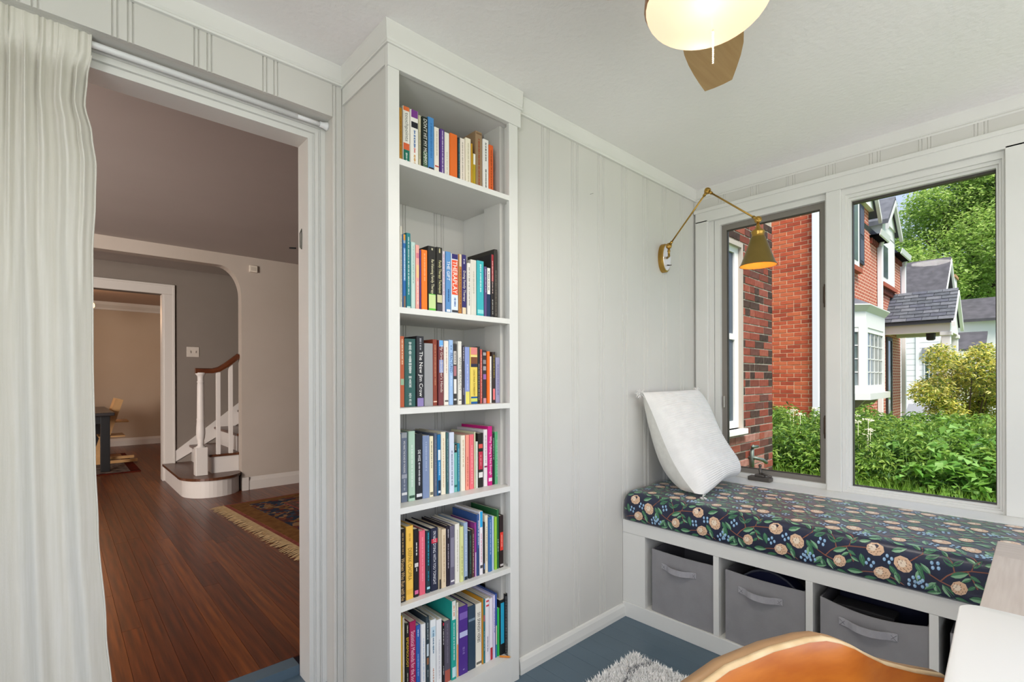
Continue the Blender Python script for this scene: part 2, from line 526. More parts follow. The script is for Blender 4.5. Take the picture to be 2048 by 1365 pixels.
struct(cl2, 'shadowed mauve grey ceiling of the living room', 'ceiling')
cl3 = bx('ceiling_dining', M('B09A8C', .9, .1), None, -6.2, -1.2, 5.32, 9.3, 2.55, 2.65)
struct(cl3, 'ceiling of the dining room beyond the hall', 'ceiling')
# arch wall
arc = [(-1.578, ZL)]
for k in range(11):
    a = k / 10 * PI / 2
    arc.append((-1.578 - .20 * (1 - math.cos(a)), 2.07 + .30 * math.sin(a)))
poly = [(1.5, ZL), (1.5, LCZ), (-6.2, LCZ), (-6.2, 2.37)] + arc[::-1]
wa = B().prism(poly, 'y', W2Y, W2Y + .12).build('wall_arch', LW)
struct(wa, 'taupe wall with a rounded arch opening to the stair hall', 'wall')
bbp = [(0, 0), (-.018, 0), (-.018, .09), (-.010, .105), (-.004, .125), (0, .13)]
o = B().prism([(W2Y + d, ZL + z) for d, z in bbp], 'x', -1.52, 1.5).build('baseboard_arch', LTRIM)
struct(o, 'white baseboard along the taupe arch wall', 'baseboard')
bx('base_block', LTRIM, o, -1.578, -1.52, W2Y - .026, W2Y, ZL, ZL + .132)
t = thing('door_chime', (-1.47, W2Y, 2.37), 'small square cream chime box high on the taupe wall', 'chime box')
bx('case', M('CFC3B4', .5), t, -1.508, -1.433, W2Y - .03, W2Y - .0005, 2.335, 2.403, r=.004)
bx('grille', M('B8AC9E', .6), t, -1.495, -1.446, W2Y - .032, W2Y - .03, 2.35, 2.388)
struct(bx('wall_living_right', LW, None, 1.4, 1.5, .51, W2Y, ZL, LCZ), 'end wall of the living room out of view', 'wall')
lw = B().box(-6.3, -6.2, .42, 9.3, 0, .7).box(-6.3, -6.2, .42, 9.3, 2.2, 2.65)
for y0, y1 in ((.42, 6.0), (8.2, 9.3)): lw.box(-6.3, -6.2, y0, y1, .7, 2.2)
struct(lw.build('wall_living_left', LW), 'left wall of the living and dining rooms, out of view', 'wall')
# stair hall back wall with doorway
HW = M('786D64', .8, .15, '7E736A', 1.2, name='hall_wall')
w3h = B().box(-2.08, 1.5, W3Y, W3Y + .12, ZL, LCZ + .2).box(-6.2, -2.08, W3Y, W3Y + .12, 2.19, LCZ + .2).box(-6.2, -4.0, W3Y, W3Y + .12, ZL, 2.19).build('wall_hall', HW)
struct(w3h, 'taupe wall of the stair hall with a cased opening', 'wall')
tr = B().bevbox(-2.08, -1.985, W3Y - .022, W3Y - .0005, ZL, 2.19, r=.004).bevbox(-4.0, -1.985, W3Y - .022, W3Y - .0005, 2.19, 2.285, r=.004).bevbox(-2.0, -1.978, W3Y - .03, W3Y - .0005, ZL, 2.28, r=.004).bevbox(-4.0, -1.978, W3Y - .03, W3Y - .0005, 2.28, 2.3, r=.004).box(-2.095, -2.08, W3Y - .01, W3Y + .13, ZL, 2.19)
struct(tr.build('trim_6', LTRIM), 'white casing of the opening to the dining room', 'moulding')
t = thing('light_switch', (-1.80, W3Y, 1.55), 'double toggle light switch plate on the stair hall wall', 'switch')
bx('plate', M('BEB2A6', .4), t, -1.865, -1.742, W3Y - .008, W3Y - .0005, 1.494, 1.61, r=.002)
for x in (-1.83, -1.777): bx('toggle', M('A89C92', .4), t, x - .005, x + .005, W3Y - .018, W3Y - .008, 1.54, 1.565, r=.001)
DW = M('A8937E', .85, .1, 'AD9884', 1, name='dining_wall')
wdn = B().box(-6.2, -1.1, DY, DY + .1, ZL, 2.6).box(-1.2, -1.1, W3Y + .12, DY, ZL, 2.6).build('wall_dining', DW)
struct(wdn, 'tan wall at the far end of the dining room', 'wall')
o = B().prism([(DY + d, ZL + z) for d, z in bbp], 'x', -6.2, -1.2).build('baseboard_dining', LTRIM)
struct(o, 'white baseboard of the dining room', 'baseboard')
o = B().prism([(DY, 2.42), (DY - .02, 2.42), (DY - .02, 2.45), (DY - .06, 2.50), (DY - .07, 2.55), (DY, 2.55)], 'x', -6.2, -1.2).build('trim_7', LTRIM)
struct(o, 'white crown moulding of the dining room', 'moulding')
# ================================================================== STAIRS
SR = M('CAC1BA', .4, .3, name='stair_white')
st = thing('staircase', (-1.9, 4.3, ZL), 'white and dark wood staircase with a rounded first step', 'staircase')
def rnd(c, x0, over=0):
    p = [(-2.075 - over, W3Y - .001)]
    for k in range(13):
        a = PI + k / 12 * PI * .5
        p.append((-1.83 + (.245 + over) * math.cos(a), 4.20 + (.29 + over) * math.sin(a)))
    for k in range(1, 9):
        a = 1.5 * PI + k / 8 * PI * .5
        p.append((-1.83 + (.245 + over) * math.cos(a), 4.16 + (.25 + over) * math.sin(a)))
    p.append((-1.585 + over, W3Y - .001))
    return p
B().prism(rnd(0, 0), 'z', ZL, .265).build('riser', SR, st)
B().prism(rnd(0, 0, .022), 'z', .265, .29).build('tread', WOODD, st)
for k in range(1, 6):
    x = -1.82 + .25 * (k - 1)
    z = .29 + .19 * k
    bx('riser', SR, st, x, x + .255, W2Y + .125, W3Y - .0015, .29 + .19 * (k - 1) - (.0 if k > 1 else 0), z - .025)
    bx('tread', WOODD, st, x - .025, x + .26, W2Y + .10 if k == 1 else W2Y + .122, W3Y - .0015, z - .025, z, r=.004)
sk = B().prism([(-1.98, ZL + .2), (-1.98, .42), (-.5, 1.62), (-.5, 1.2)], 'y', W3Y - .018, W3Y - .0006).build('skirt_board', SR, st)
nx, ny = -1.918, 4.15
nw = B().bevbox(nx - .052, nx + .052, ny - .052, ny + .052, .29, .565, r=.006)
nw.lathe([(.052, .565), (.03, .578), (.026, .60), (.032, .61), (.027, .622), (.036, .66), (.04, .70), (.038, .76), (.034, .83), (.037, .84), (.033, .85), (.030, 1.17), (.027, 1.20), (.033, 1.208), (.027, 1.218), (.028, 1.26), (.036, 1.275), (.044, 1.285), (.044, 1.3)], (nx, ny, 0), 18)
nw.build('newel_post', SR, st)
rp = [(-1.965, ny, 1.318), (-1.90, ny, 1.318), (-1.82, ny, 1.318), (-1.76, ny, 1.335), (-1.70, ny, 1.375), (-1.64, ny, 1.425), (-1.58, ny, 1.478)]
rl = B()
vs = []
pr = [(-.03, -.024), (.03, -.024), (.034, -.004), (.03, .018), (.014, .026), (-.014, .026), (-.03, .018), (-.034, -.004)]
for i, p in enumerate(rp):
    a = Vector(rp[max(i - 1, 0)]); b_ = Vector(rp[min(i + 1, len(rp) - 1)])
    d = (b_ - a).normalized(); up = Vector((-d.z, 0, d.x))
    for (q, h) in pr: vs.append(Vector(p) + Vector((0, q, 0)) + up * h)
fs = [(i * 8 + k, i * 8 + (k + 1) % 8, (i + 1) * 8 + (k + 1) % 8, (i + 1) * 8 + k) for i in range(len(rp) - 1) for k in range(8)]
fs += [tuple(range(8))[::-1], tuple(range((len(rp) - 1) * 8, len(rp) * 8))]
rl.add(vs, fs).build('handrail', M('4A2414', .25, .5, '5E3018', 6, coat=.4), st)
for x, zt in ((-1.767, 1.305), (-1.656, 1.385)):
    bx('baluster', SR, st, x - .018, x + .018, ny - .018, ny + .018, .48, zt, r=.002)

# ================================================================== LIVING ROOM RUG, DINING ROOM
rug = thing('area_rug', (-1.5, 2.5, ZL), 'worn oriental rug with blue border and cream fringe', 'rug')
RG = bpy.data.materials.new('oriental_rug'); RG.use_nodes = True
nt = RG.node_tree; N = nt.nodes; L = nt.links
bs = N['Principled BSDF']; bs.inputs['Roughness'].default_value = .95; bs.inputs['Specular IOR Level'].default_value = .05
tc = N.new('ShaderNodeTexCoord')
vo = N.new('ShaderNodeTexVoronoi'); vo.inputs['Scale'].default_value = 26
no = N.new('ShaderNodeTexNoise'); no.inputs['Scale'].default_value = 40
L.new(tc.outputs['Object'], vo.inputs['Vector']); L.new(tc.outputs['Object'], no.inputs['Vector'])
rr = N.new('ShaderNodeValToRGB'); rr.color_ramp.interpolation = 'CONSTANT'
for i, (p_, c_) in enumerate(((0, '2E3442'), (.3, '6A3A2C'), (.45, '3E4654'), (.58, '7A5A38'), (.7, '4A3030'), (.85, '8A6A4C'))):
    e = rr.color_ramp.elements[i] if i < 2 else rr.color_ramp.elements.new(p_)
    e.position = p_; e.color = lin(c_)
mx = N.new('ShaderNodeMix'); mx.data_type = 'FLOAT'
sep = N.new('ShaderNodeSeparateColor'); L.new(vo.outputs['Color'], sep.inputs[0])
L.new(sep.outputs[0], rr.inputs[0]); L.new(rr.outputs[0], bs.inputs['Base Color'])
RU = {'pink': M('8E5046', .95, .05, '7A4238', 30), 'gold': M('7C5632', .95, .05, '684628', 20), 'fr': M('C8AE86', .95, .05, 'B89A70', 40)}
# corner (-1.872,3.461); long edge towards (-1.77,1.923)
def rg(u, v):   # u along far edge (+x), v towards the camera (-y)
    a = Vector((-1.872, 3.461)); ey = Vector((-1.77 + 1.872, 1.923 - 3.461)).normalized(); ex = Vector((-ey.y, ey.x))
    p = a + ex * u + ey * v
    return (p.x, p.y)
def strip(u0, u1, v0, v1, z):
    return [(*rg(u0, v0), z), (*rg(u1, v0), z), (*rg(u1, v1), z), (*rg(u0, v1), z)]
def slab(name, m, u0, u1, v0, v1, z0, z1, par=rug):
    return B().add(strip(u0, u1, v0, v1, z0) + strip(u0, u1, v0, v1, z1), [(0, 3, 2, 1), (4, 5, 6, 7), (0, 1, 5, 4), (1, 2, 6, 5), (2, 3, 7, 6), (3, 0, 4, 7)]).build(name, m, par)
slab('edge_band', RU['pink'], 0, 1.9, 0, 2.8, ZL + .001, ZL + .009)
slab('gold_border', RU['gold'], .035, 1.87, .03, 2.77, ZL + .009, ZL + .0098)
slab('dark_border', RG, .16, 1.75, .13, 2.64, ZL + .0098, ZL + .0106)
slab('pink_line', RU['pink'], .40, 1.5, .30, 2.5, ZL + .0106, ZL + .0112)
slab('rosette_border', M('6E564A', .95, .05, '4E3A38', 45), .42, 1.48, .32, 2.48, ZL + .0112, ZL + .0118)
slab('inner_line', RU['pink'], .48, 1.42, .37, 2.42, ZL + .0118, ZL + .0123)
slab('medallion_field', M('3E4A58', .95, .05, '5E4A40', 18), .50, 1.4, .39, 2.4, ZL + .0123, ZL + .0128)
fb = B()
v = .0
while v < 2.8:
    ln = .085 + R.random() * .035
    dv = (R.random() - .3) * .05
    wv = .010 + R.random() * .006
    p0, p1 = rg(.002, v), rg(.002, v + wv); q0, q1 = rg(-ln, v + dv), rg(-ln, v + dv + wv * .5)
    mid = [rg(-ln * .5, v + dv * .3), rg(-ln * .5, v + dv * .3 + wv)]
    fb.add([(*p0, ZL + .009), (*p1, ZL + .009), (*mid[1], ZL + .010), (*mid[0], ZL + .010), (*q1, ZL + .002), (*q0, ZL + .002)], [(0, 1, 2, 3), (3, 2, 4, 5)])
    v += .0095
fr = fb.build('fringe', RU['fr'], rug); fr['kind'] = 'stuff'

dt = thing('dining_table', (-2.9, 6.8, ZL), 'black dining table seen past the curtain', 'table')
DK = M('1A1716', .35, .4)
bx('table_top', M('2A2220', .3, .5), dt, -3.6, -2.45, 6.1, 7.9, .80, .84, r=.006)
for x in (-3.5, -2.53):
    for y in (6.3, 7.7): bx('leg', DK, dt, x - .045, x + .045, y - .045, y + .045, ZL + .012, .80, r=.004)
bx('apron', DK, dt, -3.5, -2.53, 6.27, 7.73, .70, .80)
hc = thing('high_chair', (-2.36, 7.2, ZL), 'natural beech high chair with sloping sides behind the dining table', 'chair')
BE = M('B88A58', .45, .3, 'C89A66', 6)
for y in (7.0, 7.42):
    B().prism([(-2.62, ZL + .02), (-2.55, ZL + .02), (-2.30, .96), (-2.38, .98)], 'y', y - .015, y + .015).build('side_rail', BE, hc)
    B().prism([(-2.66, ZL + .012), (-2.15, ZL + .012), (-2.15, ZL + .05), (-2.66, ZL + .05)], 'y', y - .02, y + .02).build('foot_rail', BE, hc)
bx('seat', BE, hc, -2.50, -2.24, 7.0, 7.42, .655, .675, r=.004)
bx('footrest', BE, hc, -2.56, -2.28, 7.0, 7.42, .46, .48, r=.004)
bx('backrest', BE, hc, -2.36, -2.335, 7.015, 7.405, .82, .94, r=.004)
dr = thing('dining_rug', (-2.6, 6.9, ZL), 'dark red rug with a zebra patterned panel under the dining table', 'rug')
bx('border', M('5A1E14', .95, .05, '3A1812', 12), dr, -3.8, -2.2, 6.08, 8.1, ZL + .001, ZL + .009)
bx('pattern_panel', M('2A2422', .95, .05, '8A7A70', 14, stretch=(1, 5, 1), contrast=(.45, .5)), dr, -3.7, -2.30, 6.14, 7.4, ZL + .009, ZL + .0105)
bx('pale_end', M('A07A5A', .95, .05, '8E664A', 9), dr, -3.7, -2.26, 7.45, 8.05, ZL + .009, ZL + .0105)
ch = thing('chandelier', (-2.75, 7.3, 2.55), 'small dark wrought iron chandelier mostly hidden by the curtain', 'chandelier')
IR = M('1E1814', .5, metal=.6)
B().tube([(-2.75, 7.3, 2.55), (-2.75, 7.3, 2.1)], .008).lathe([(.05, 2.53), (.05, 2.55)], (-2.75, 7.3, 0), 12).build('stem', IR, ch)
for k in range(5):
    a = k * 2 * PI / 5 + .1
    c_, s_ = math.cos(a), math.sin(a)
    pts = [(-2.75 + c_ * r_, 7.3 + s_ * r_, z_) for r_, z_ in ((0, 2.15), (.06, 2.10), (.12, 2.14), (.15, 2.22), (.13, 2.28), (.11, 2.24))]
    B().tube(pts, .006, 6).build('scroll_arm', IR, ch)
    B().lathe([(.012, 0), (.02, .02), (.017, .05), (.004, .075)], pts[3], 8).build('bulb', emit('FFC070', 6, 'warm_bulb'), ch)
pl = bpy.data.lights.new('chandelier_light', 'POINT'); pl.energy = 15; pl.color = (1, .62, .36); pl.shadow_soft_size = .15
po = bpy.data.objects.new('chandelier_light', pl); COL.objects.link(po); po.parent = ch; po.location = (.0, .0, -.42)

# ================================================================== BOOKCASE
bc = thing('bookcase', (-1.85, .13, 0), 'tall white built-in bookcase filled with books', 'bookcase')
BCX0, BCX1 = -2.146, -1.562
FY = -.03
bx('side_panel', WALL, bc, BCX0, -2.120, FY + .018, .3185, 0, 2.335)
bx('side_panel', TRIM, bc, -1.592, BCX1, FY + .018, .2995, .0, 2.335)
bx('stile', TRIM, bc, BCX0 - .004, -2.108, FY, FY + .0178, 0, 2.275, r=.0015)
bx('stile', TRIM, bc, -1.612, -1.565, FY, FY + .0178, 0, 2.275, r=.0015)
for zt in (1.967, 1.470, 1.131, .796, .468):
    bx('shelf', TRIM, bc, -2.1195, -1.5925, FY + .001, .2985, zt - .021, zt - .0003, r=.001)
B().box(-2.108, -1.612, FY + .001, .2985, .0, .1047).build('bottom_shelf', TRIM, bc)
bx('top_panel', TRIM, bc, -2.1195, -1.5925, FY + .0185, .2985, 2.262, 2.275)
B().bevbox(BCX0 - .006, -1.550, FY - .004, FY + .0178, 2.258, 2.33, r=.0015).box(BCX0 - .006, BCX0 - .0005, FY + .0178, .3185, 2.268, 2.33).build('frieze', TRIM, bc)
cp = [(d * .6, z - .004 if z < 2.36 else z) for d, z in crown_prof()]
cpr = B()
P1 = [(BCX0 - .005 - d, .3188, z) for d, z in cp]
P2_ = [(BCX0 - .005 - d, FY - .003 - d, z) for d, z in cp]
P3 = [(-1.5485, FY - .003 - d, z) for d, z in cp]
n_ = len(cp)
def loft(b, rings):
    nn = len(rings[0]); vs = [p for r_ in rings for p in r_]
    fs = [(i * nn + k, i * nn + (k + 1) % nn, (i + 1) * nn + (k + 1) % nn, (i + 1) * nn + k) for i in range(len(rings) - 1) for k in range(nn)]
    fs += [tuple(range(nn))[::-1], tuple(range((len(rings) - 1) * nn, len(rings) * nn))]
    return b.add(vs, fs)
loft(cpr, [P1, P2_, P3]).build('crown', TRIM, bc)

# ------------------------------------------------------------------ books
PAGE = M('E4DCC8', .9, .1, 'D2C8B2', 3, stretch=(60, 1, 1), name='book_pages')
ORD = ['first', 'second', 'third', 'fourth', 'fifth', 'sixth', 'seventh', 'eighth', 'ninth', 'tenth', 'eleventh', 'twelfth']
SHELVES=[
 ('top',1.967,0.02,[
  (-2.08, -2.067, 0.201, 'C08A28', 'mustard yellow paperback', [('l', 0.15, 0.85, '8A5A18')]),
  (-2.066, -2.037, 0.213, 'F2EEE4', 'white paperback with orange and green blocks', [('b', 0, 0.07, 'E8743C'), ('b', 0.6, 0.71, 'E0683C'), ('b', 0.71, 1, '14705E'), ('t', 'touchpoints', 0.1, 0.57, '8A8A86'), ('l', 0.76, 0.92, 'D8E8E0')]),
  (-2.036, -2.004, 0.211, 'F3EFE6', 'white paperback with a purple head and coloured lettering', [('b', 0, 0.13, '7A3A8C'), ('b', 0.2, 0.3, '24242A'), ('l', 0.34, 0.62, '3A6FB0'), ('l', 0.64, 0.72, 'D86A6A'), ('l', 0.75, 0.95, 'D89A3C')]),
  (-2.002, -1.99, 0.203, 'C9C1A0', 'slim putty coloured paperback', [('l', 0.3, 0.8, '8E8870')]),
  (-1.989, -1.965, 0.202, '232C26', 'black green paperback with slanted white lettering', [('b', 0.62, 1, '4E6A50'), ('t', "DON'T HIT MY MOMMY!", 0.04, 0.84, 'E8E8E0')]),
  (-1.964, -1.938, 0.21, '4E8ECB', 'sky blue book with a dark foot', [('b', 0.86, 1, '2C2A2C'), ('l', 0.1, 0.7, '3A78B4')]),
  (-1.936, -1.914, 0.184, 'EFE8DA', 'cream book with a red swirl at the foot', [('l', 0.08, 0.6, 'C8C0AC'), ('b', 0.76, 0.79, 'B84038')]),
  (-1.911, -1.892, 0.184, '5B3B88', 'purple paperback with white lettering', [('l', 0.03, 0.97, 'E4DAEE')]),
  (-1.891, -1.868, 0.18, 'EDE9DD', 'plain white book left of the wide orange one', [('l', 0.4, 0.95, 'C9C4B4')]),
  (-1.867, -1.833, 0.184, 'E8712A', 'wide plain orange book', []),
  (-1.832, -1.821, 0.178, '1E3038', 'slim black book with teal print', [('l', 0.05, 0.9, '3E8A98')]),
  (-1.82, -1.795, 0.182, 'EFE3D6', 'blush cream paperback', [('l', 0.08, 0.92, 'B0A698')]),
  (-1.794, -1.768, 0.191, 'EFE6CF', 'ivory paperback', [('l', 0.1, 0.9, 'C8BEA0')]),
  (-1.767, -1.76, 0.176, 'C99A28', 'thin ochre book', []),
  (-1.7594, -1.744, 0.14, 'B59C22', 'short olive book with a white head', [('b', 0, 0.3, 'EDEBE2')]),
  (-1.743, -1.709, 0.236, '9B8060', 'tall wide tan brown book with rust lettering', [('b', 0.02, 0.05, '7A5E42'), ('l', 0.12, 0.95, 'A24A2C')]),
  (-1.708, -1.678, 0.215, 'E9E7E2', 'white book with spaced black lettering', [('l', 0.06, 0.4, '55534F'), ('l', 0.55, 0.95, '55534F')]),
  (-1.6774, -1.654, 0.201, 'DE632B', 'red orange book at the right end', [('l', 0.1, 0.95, '8E3A18')]),
 ]),
 ('second',1.47,0.02,[
  (-2.08, -2.07, 0.287, 'D9D4C4', 'tall off white book at the left end', [('l', 0.1, 0.9, 'B0A898')]),
  (-2.0694, -2.056, 0.261, '2F70B6', 'blue book with a yellow head', [('b', 0, 0.08, 'E0A030'), ('b', 0.08, 0.12, 'A8B4BC'), ('b', 0.18, 0.62, '7FAEDD'), ('b', 0.82, 1, '8A6E5A'), ('l', 0.2, 0.6, 'EEF2F6')]),
  (-2.055, -2.036, 0.269, '1F7A80', 'tall deep teal book', [('l', 0.05, 0.8, 'D0E6E4'), ('b', 0.95, 0.98, 'BFE0DC')]),
  (-2.035, -2.017, 0.241, 'BCD6CE', 'pale mint book', [('l', 0.05, 0.6, '8FB0A8')]),
  (-2.015, -1.999, 0.235, 'F0A79C', 'pink book with peach patches', [('b', 0.12, 0.2, 'D87A8A'), ('b', 0.3, 0.5, 'F0C48A'), ('l', 0.55, 0.9, 'FBE4DC')]),
  (-1.998, -1.993, 0.219, '5A3C86', 'very thin purple book', []),
  (-1.9924, -1.967, 0.222, 'F27B1F', 'bright orange paperback beside the tall black one', [('l', 0.06, 0.5, 'F9B27A'), ('b', 0.96, 0.98, 'FBE0C8')]),
  (-1.966, -1.931, 0.24, '242320', 'tall black book with cream title and lime foot', [('b', 0.72, 1, '5FBF3E'), ('b', 0.73, 0.94, 'C8DC9A'), ('l', 0.03, 0.08, 'D8D2B0'), ('t', 'Re-Visioning Family Therapy', 0.2, 0.72, 'E2DCB8', 0.7)]),
  (-1.93, -1.903, 0.242, '2A2823', 'black book with double cream and lime lines', [('l', 0.02, 0.1, 'D8CFA0'), ('t', 'Family Therapy Techniques', 0.2, 0.7, 'DAD49A', 0.55), ('b', 0.72, 0.84, 'C8C49A'), ('b', 0.86, 0.98, '4A4850')]),
  (-1.902, -1.888, 0.233, 'D5CDD6', 'pale lilac book', [('l', 0.05, 0.7, 'B06A9A')]),
  (-1.886, -1.863, 0.234, '5A8FC6', 'mid blue book with a white title', [('t', 'THE GIFT', 0.15, 0.46, 'F2F2F0'), ('l', 0.6, 0.8, '2C4E80'), ('b', 0.92, 0.96, 'E8F0F6')]),
  (-1.862, -1.829, 0.23, 'DDE6EE', 'red orange titled book with navy head', [('b', 0, 0.085, '312A6A'), ('b', 0.1, 0.67, 'E85A38'), ('t', 'THERAPLAY', 0.12, 0.65, 'FBF3E8'), ('l', 0.72, 0.86, '5A7AB8'), ('b', 0.92, 0.96, '3A3A40')]),
  (-1.828, -1.813, 0.233, 'B57A3C', 'slim caramel book', [('b', 0, 0.2, 'D8C8A8'), ('l', 0.25, 0.9, '6A3E18')]),
  (-1.812, -1.789, 0.235, '312A68', 'navy violet book with a cream foot', [('l', 0.07, 0.17, 'E0DCE8'), ('t', 'Doing Family Therapy', 0.26, 0.76, 'E8E2D0'), ('b', 0.86, 1, 'E6D2B0')]),
  (-1.787, -1.77, 0.206, 'E7E2DA', 'slim white book with black print', [('l', 0.08, 0.8, '5A5650')]),
  (-1.769, -1.74, 0.223, 'DAD6CA', 'plain stone white book', [('l', 0.2, 0.6, 'BDB8AA')]),
  (-1.739, -1.704, 0.224, '3CB0B9', 'aqua book', [('l', 0.06, 0.55, 'BFE6E6'), ('b', 0.86, 0.93, '8FD6D8')]),
  (-1.703, -1.69, 0.205, '5F4B7C', 'thin plum book', [('l', 0.05, 0.5, 'D8CFE0')]),
  (-1.689, -1.668, 0.203, '1F3558', 'book half white above navy', [('b', 0, 0.52, 'EDEAE2'), ('l', 0.06, 0.45, '4A4A50')]),
  (-1.667, -1.651, 0.26, '2A2628', 'black book with a red head', [('b', 0, 0.42, 'A8343C'), ('l', 0.1, 0.6, 'E8C8C0'), ('l', 0.7, 0.95, 'C8C4BC')]),
  (-1.649, -1.631, 0.284, '3B3733', 'tall dark mottled book at the right end', [('l', 0.3, 0.95, '8E867A')]),
 ]),
 ('third',1.131,0.02,[
  (-2.081, -2.063, 0.246, 'C4633F', 'rust red book with cream capitals', [('b', 0.05, 0.4, 'D27A50'), ('l', 0.04, 0.4, 'F3E2C8'), ('b', 0.6, 0.69, '9CC0A0')]),
  (-2.062, -2.016, 0.239, '2D5A56', 'thick dark teal book with white scribble pattern', [('b', 0.1, 0.9, '355F5B'), ('l', 0.05, 0.3, 'C8D2CE'), ('l', 0.28, 0.52, 'D8DEDA'), ('l', 0.55, 0.72, 'C8D0CC'), ('l', 0.8, 0.97, 'B8C4C0')]),
  (-2.015, -1.984, 0.25, '29292E', 'black book with bold white title and lilac foot', [('b', 0.88, 1, '8E80B4'), ('l', 0.03, 0.2, 'A8A8B0'), ('t', 'The New Jim Crow', 0.22, 0.86, 'F4F2EE')]),
  (-1.983, -1.946, 0.226, '9B9B9D', 'thick plain grey book', []),
  (-1.945, -1.925, 0.242, '8B3E2C', 'brick brown book', [('l', 0.08, 0.7, 'C88A6A'), ('b', 0.93, 0.95, 'E8C8B0')]),
  (-1.922, -1.899, 0.24, '7A3F43', 'maroon book with a blue head', [('b', 0, 0.1, '6FB0E8'), ('b', 0.3, 0.5, '8A9ACA'), ('t', "My Grandmother's Hands", 0.08, 0.8, 'E6D8CC')]),
  (-1.898, -1.877, 0.239, 'EDE4D8', 'cream white book between maroon and light blue', [('l', 0.1, 0.5, 'C8A898'), ('b', 0.92, 0.95, '6A6460')]),
  (-1.876, -1.856, 0.243, '9FC0E9', 'light blue book with a dark title', [('l', 0.08, 0.17, '3A5A90'), ('t', 'FRACTURED', 0.2, 0.5, '2E4A86'), ('l', 0.55, 0.7, 'C8DCF4')]),
  (-1.855, -1.837, 0.23, '3A3838', 'charcoal book with a pink block', [('b', 0.12, 0.34, 'D8D0C8'), ('b', 0.36, 0.53, 'B0747A'), ('b', 0.58, 0.82, 'E6E2DC'), ('l', 0.14, 0.32, '4A4644'), ('b', 0.9, 0.93, 'C8C8C4')]),
  (-1.834, -1.816, 0.24, 'E6E2D8', 'off white book with a thin grey title', [('t', 'WHITE FRAGILITY', 0.25, 0.78, '8A867E'), ('b', 0.92, 0.94, '6A6660')]),
  (-1.815, -1.802, 0.225, '3C3841', 'slim dark plum grey book', [('l', 0.03, 0.28, 'D0CAD4'), ('l', 0.72, 0.85, 'B8B2BC')]),
  (-1.801, -1.777, 0.22, '8E9DD1', 'periwinkle book with a yellow foot', [('b', 0.78, 1, 'E6DC6A'), ('l', 0.3, 0.75, 'C4CCEE')]),
  (-1.776, -1.739, 0.22, 'E9CF60', 'wide yellow book with a small portrait block', [('b', 0, 0.13, 'E08A84'), ('b', 0.14, 0.35, 'F0DC8E'), ('b', 0.17, 0.3, '7A4A30'), ('b', 0.29, 0.35, '2C3048'), ('t', 'LONG WALK TO FREEDOM', 0.4, 0.85, '8A6A20', 0.6), ('b', 0.87, 1, '1F5A9A'), ('b', 0.9, 0.96, 'C8D468')]),
  (-1.738, -1.725, 0.224, '272527', 'slim black book right of the yellow one', [('l', 0.3, 0.95, 'B8B4B0')]),
  (-1.724, -1.713, 0.214, 'C45A50', 'thin salmon red book', [('l', 0.1, 0.9, 'E8A89C')]),
  (-1.712, -1.691, 0.211, '38353A', 'dark book with grey capitals and a violet flower', [('b', 0.04, 0.1, 'A8A4A4'), ('b', 0.18, 0.26, '8A8688'), ('b', 0.3, 0.38, 'A09CA0'), ('b', 0.45, 0.55, '9A6AA8'), ('b', 0.9, 1, 'C8909A')]),
  (-1.69, -1.676, 0.207, 'F2711F', 'narrow orange book', []),
  (-1.675, -1.662, 0.188, 'EFEDE6', 'short narrow white book', [('l', 0.3, 0.7, 'C8C4BC')]),
  (-1.661, -1.644, 0.206, '3A2F2C', 'dark brown book with a pink oval foot', [('b', 0.72, 0.94, 'E87A7A'), ('l', 0.06, 0.5, 'C8B04A')]),
  (-1.643, -1.621, 0.184, 'A09DBA', 'lilac grey book at the right end', [('l', 0.15, 0.85, '6A6890')]),
 ]),
 ('fourth',0.796,0.036,[
  (-2.074, -2.069, 0.24, 'EFE6BE', 'sliver thin cream yellow book at the left end', []),
  (-2.0684, -2.042, 0.245, '6B7589', 'grey blue book with white capitals', [('b', 0, 0.08, 'A0A4A8'), ('t', 'WE MAKE THE ROAD BY WALKING', 0.12, 0.58, 'F0F0EE'), ('b', 0.6, 0.66, 'A8ACB8'), ('l', 0.67, 0.85, 'B8BCC8'), ('b', 0.86, 0.9, 'E8E8E8')]),
  (-2.04, -2.012, 0.248, 'B3D1BB', 'wide mint green book', [('l', 0.2, 0.8, 'DCE8DC'), ('b', 0.92, 0.96, '3A5A48')]),
  (-2.01, -1.982, 0.237, '23252A', 'black book with a small white title', [('t', 'DIE WISE', 0.25, 0.42, 'F2F2F0'), ('l', 0.44, 0.78, 'C8C8CC'), ('b', 0.91, 0.96, 'D8D8DC')]),
  (-1.981, -1.951, 0.227, '7F8FB1', 'slate blue book', [('l', 0.1, 0.6, 'A8B4CC')]),
  (-1.95, -1.932, 0.222, 'EFE5C4', 'cream book with yellow edges', [('l', 0.08, 0.55, '8A8468'), ('b', 0.92, 0.97, '7A7460')]),
  (-1.931, -1.918, 0.232, '5B6479', 'narrow slate grey book', [('l', 0.1, 0.85, '8A92A4')]),
  (-1.917, -1.901, 0.226, '1F6FA4', 'blue book with a white patch', [('b', 0.25, 0.42, 'DCE6EA'), ('b', 0.42, 0.75, '2F8AC4'), ('l', 0.45, 0.68, 'BFE0F4'), ('b', 0.75, 1, '22384E'), ('b', 0.92, 0.96, 'D8E0E8')]),
  (-1.899, -1.877, 0.234, 'EFE6CE', 'ivory book with faint orange print', [('l', 0.1, 0.9, 'D8B48A')]),
  (-1.8764, -1.866, 0.23, '3F6769', 'narrow dark teal grey book', [('l', 0.1, 0.8, '8AA8A8')]),
  (-1.864, -1.841, 0.23, 'D5DCEC', 'pale lavender book', [('l', 0.3, 0.9, '6A7490')]),
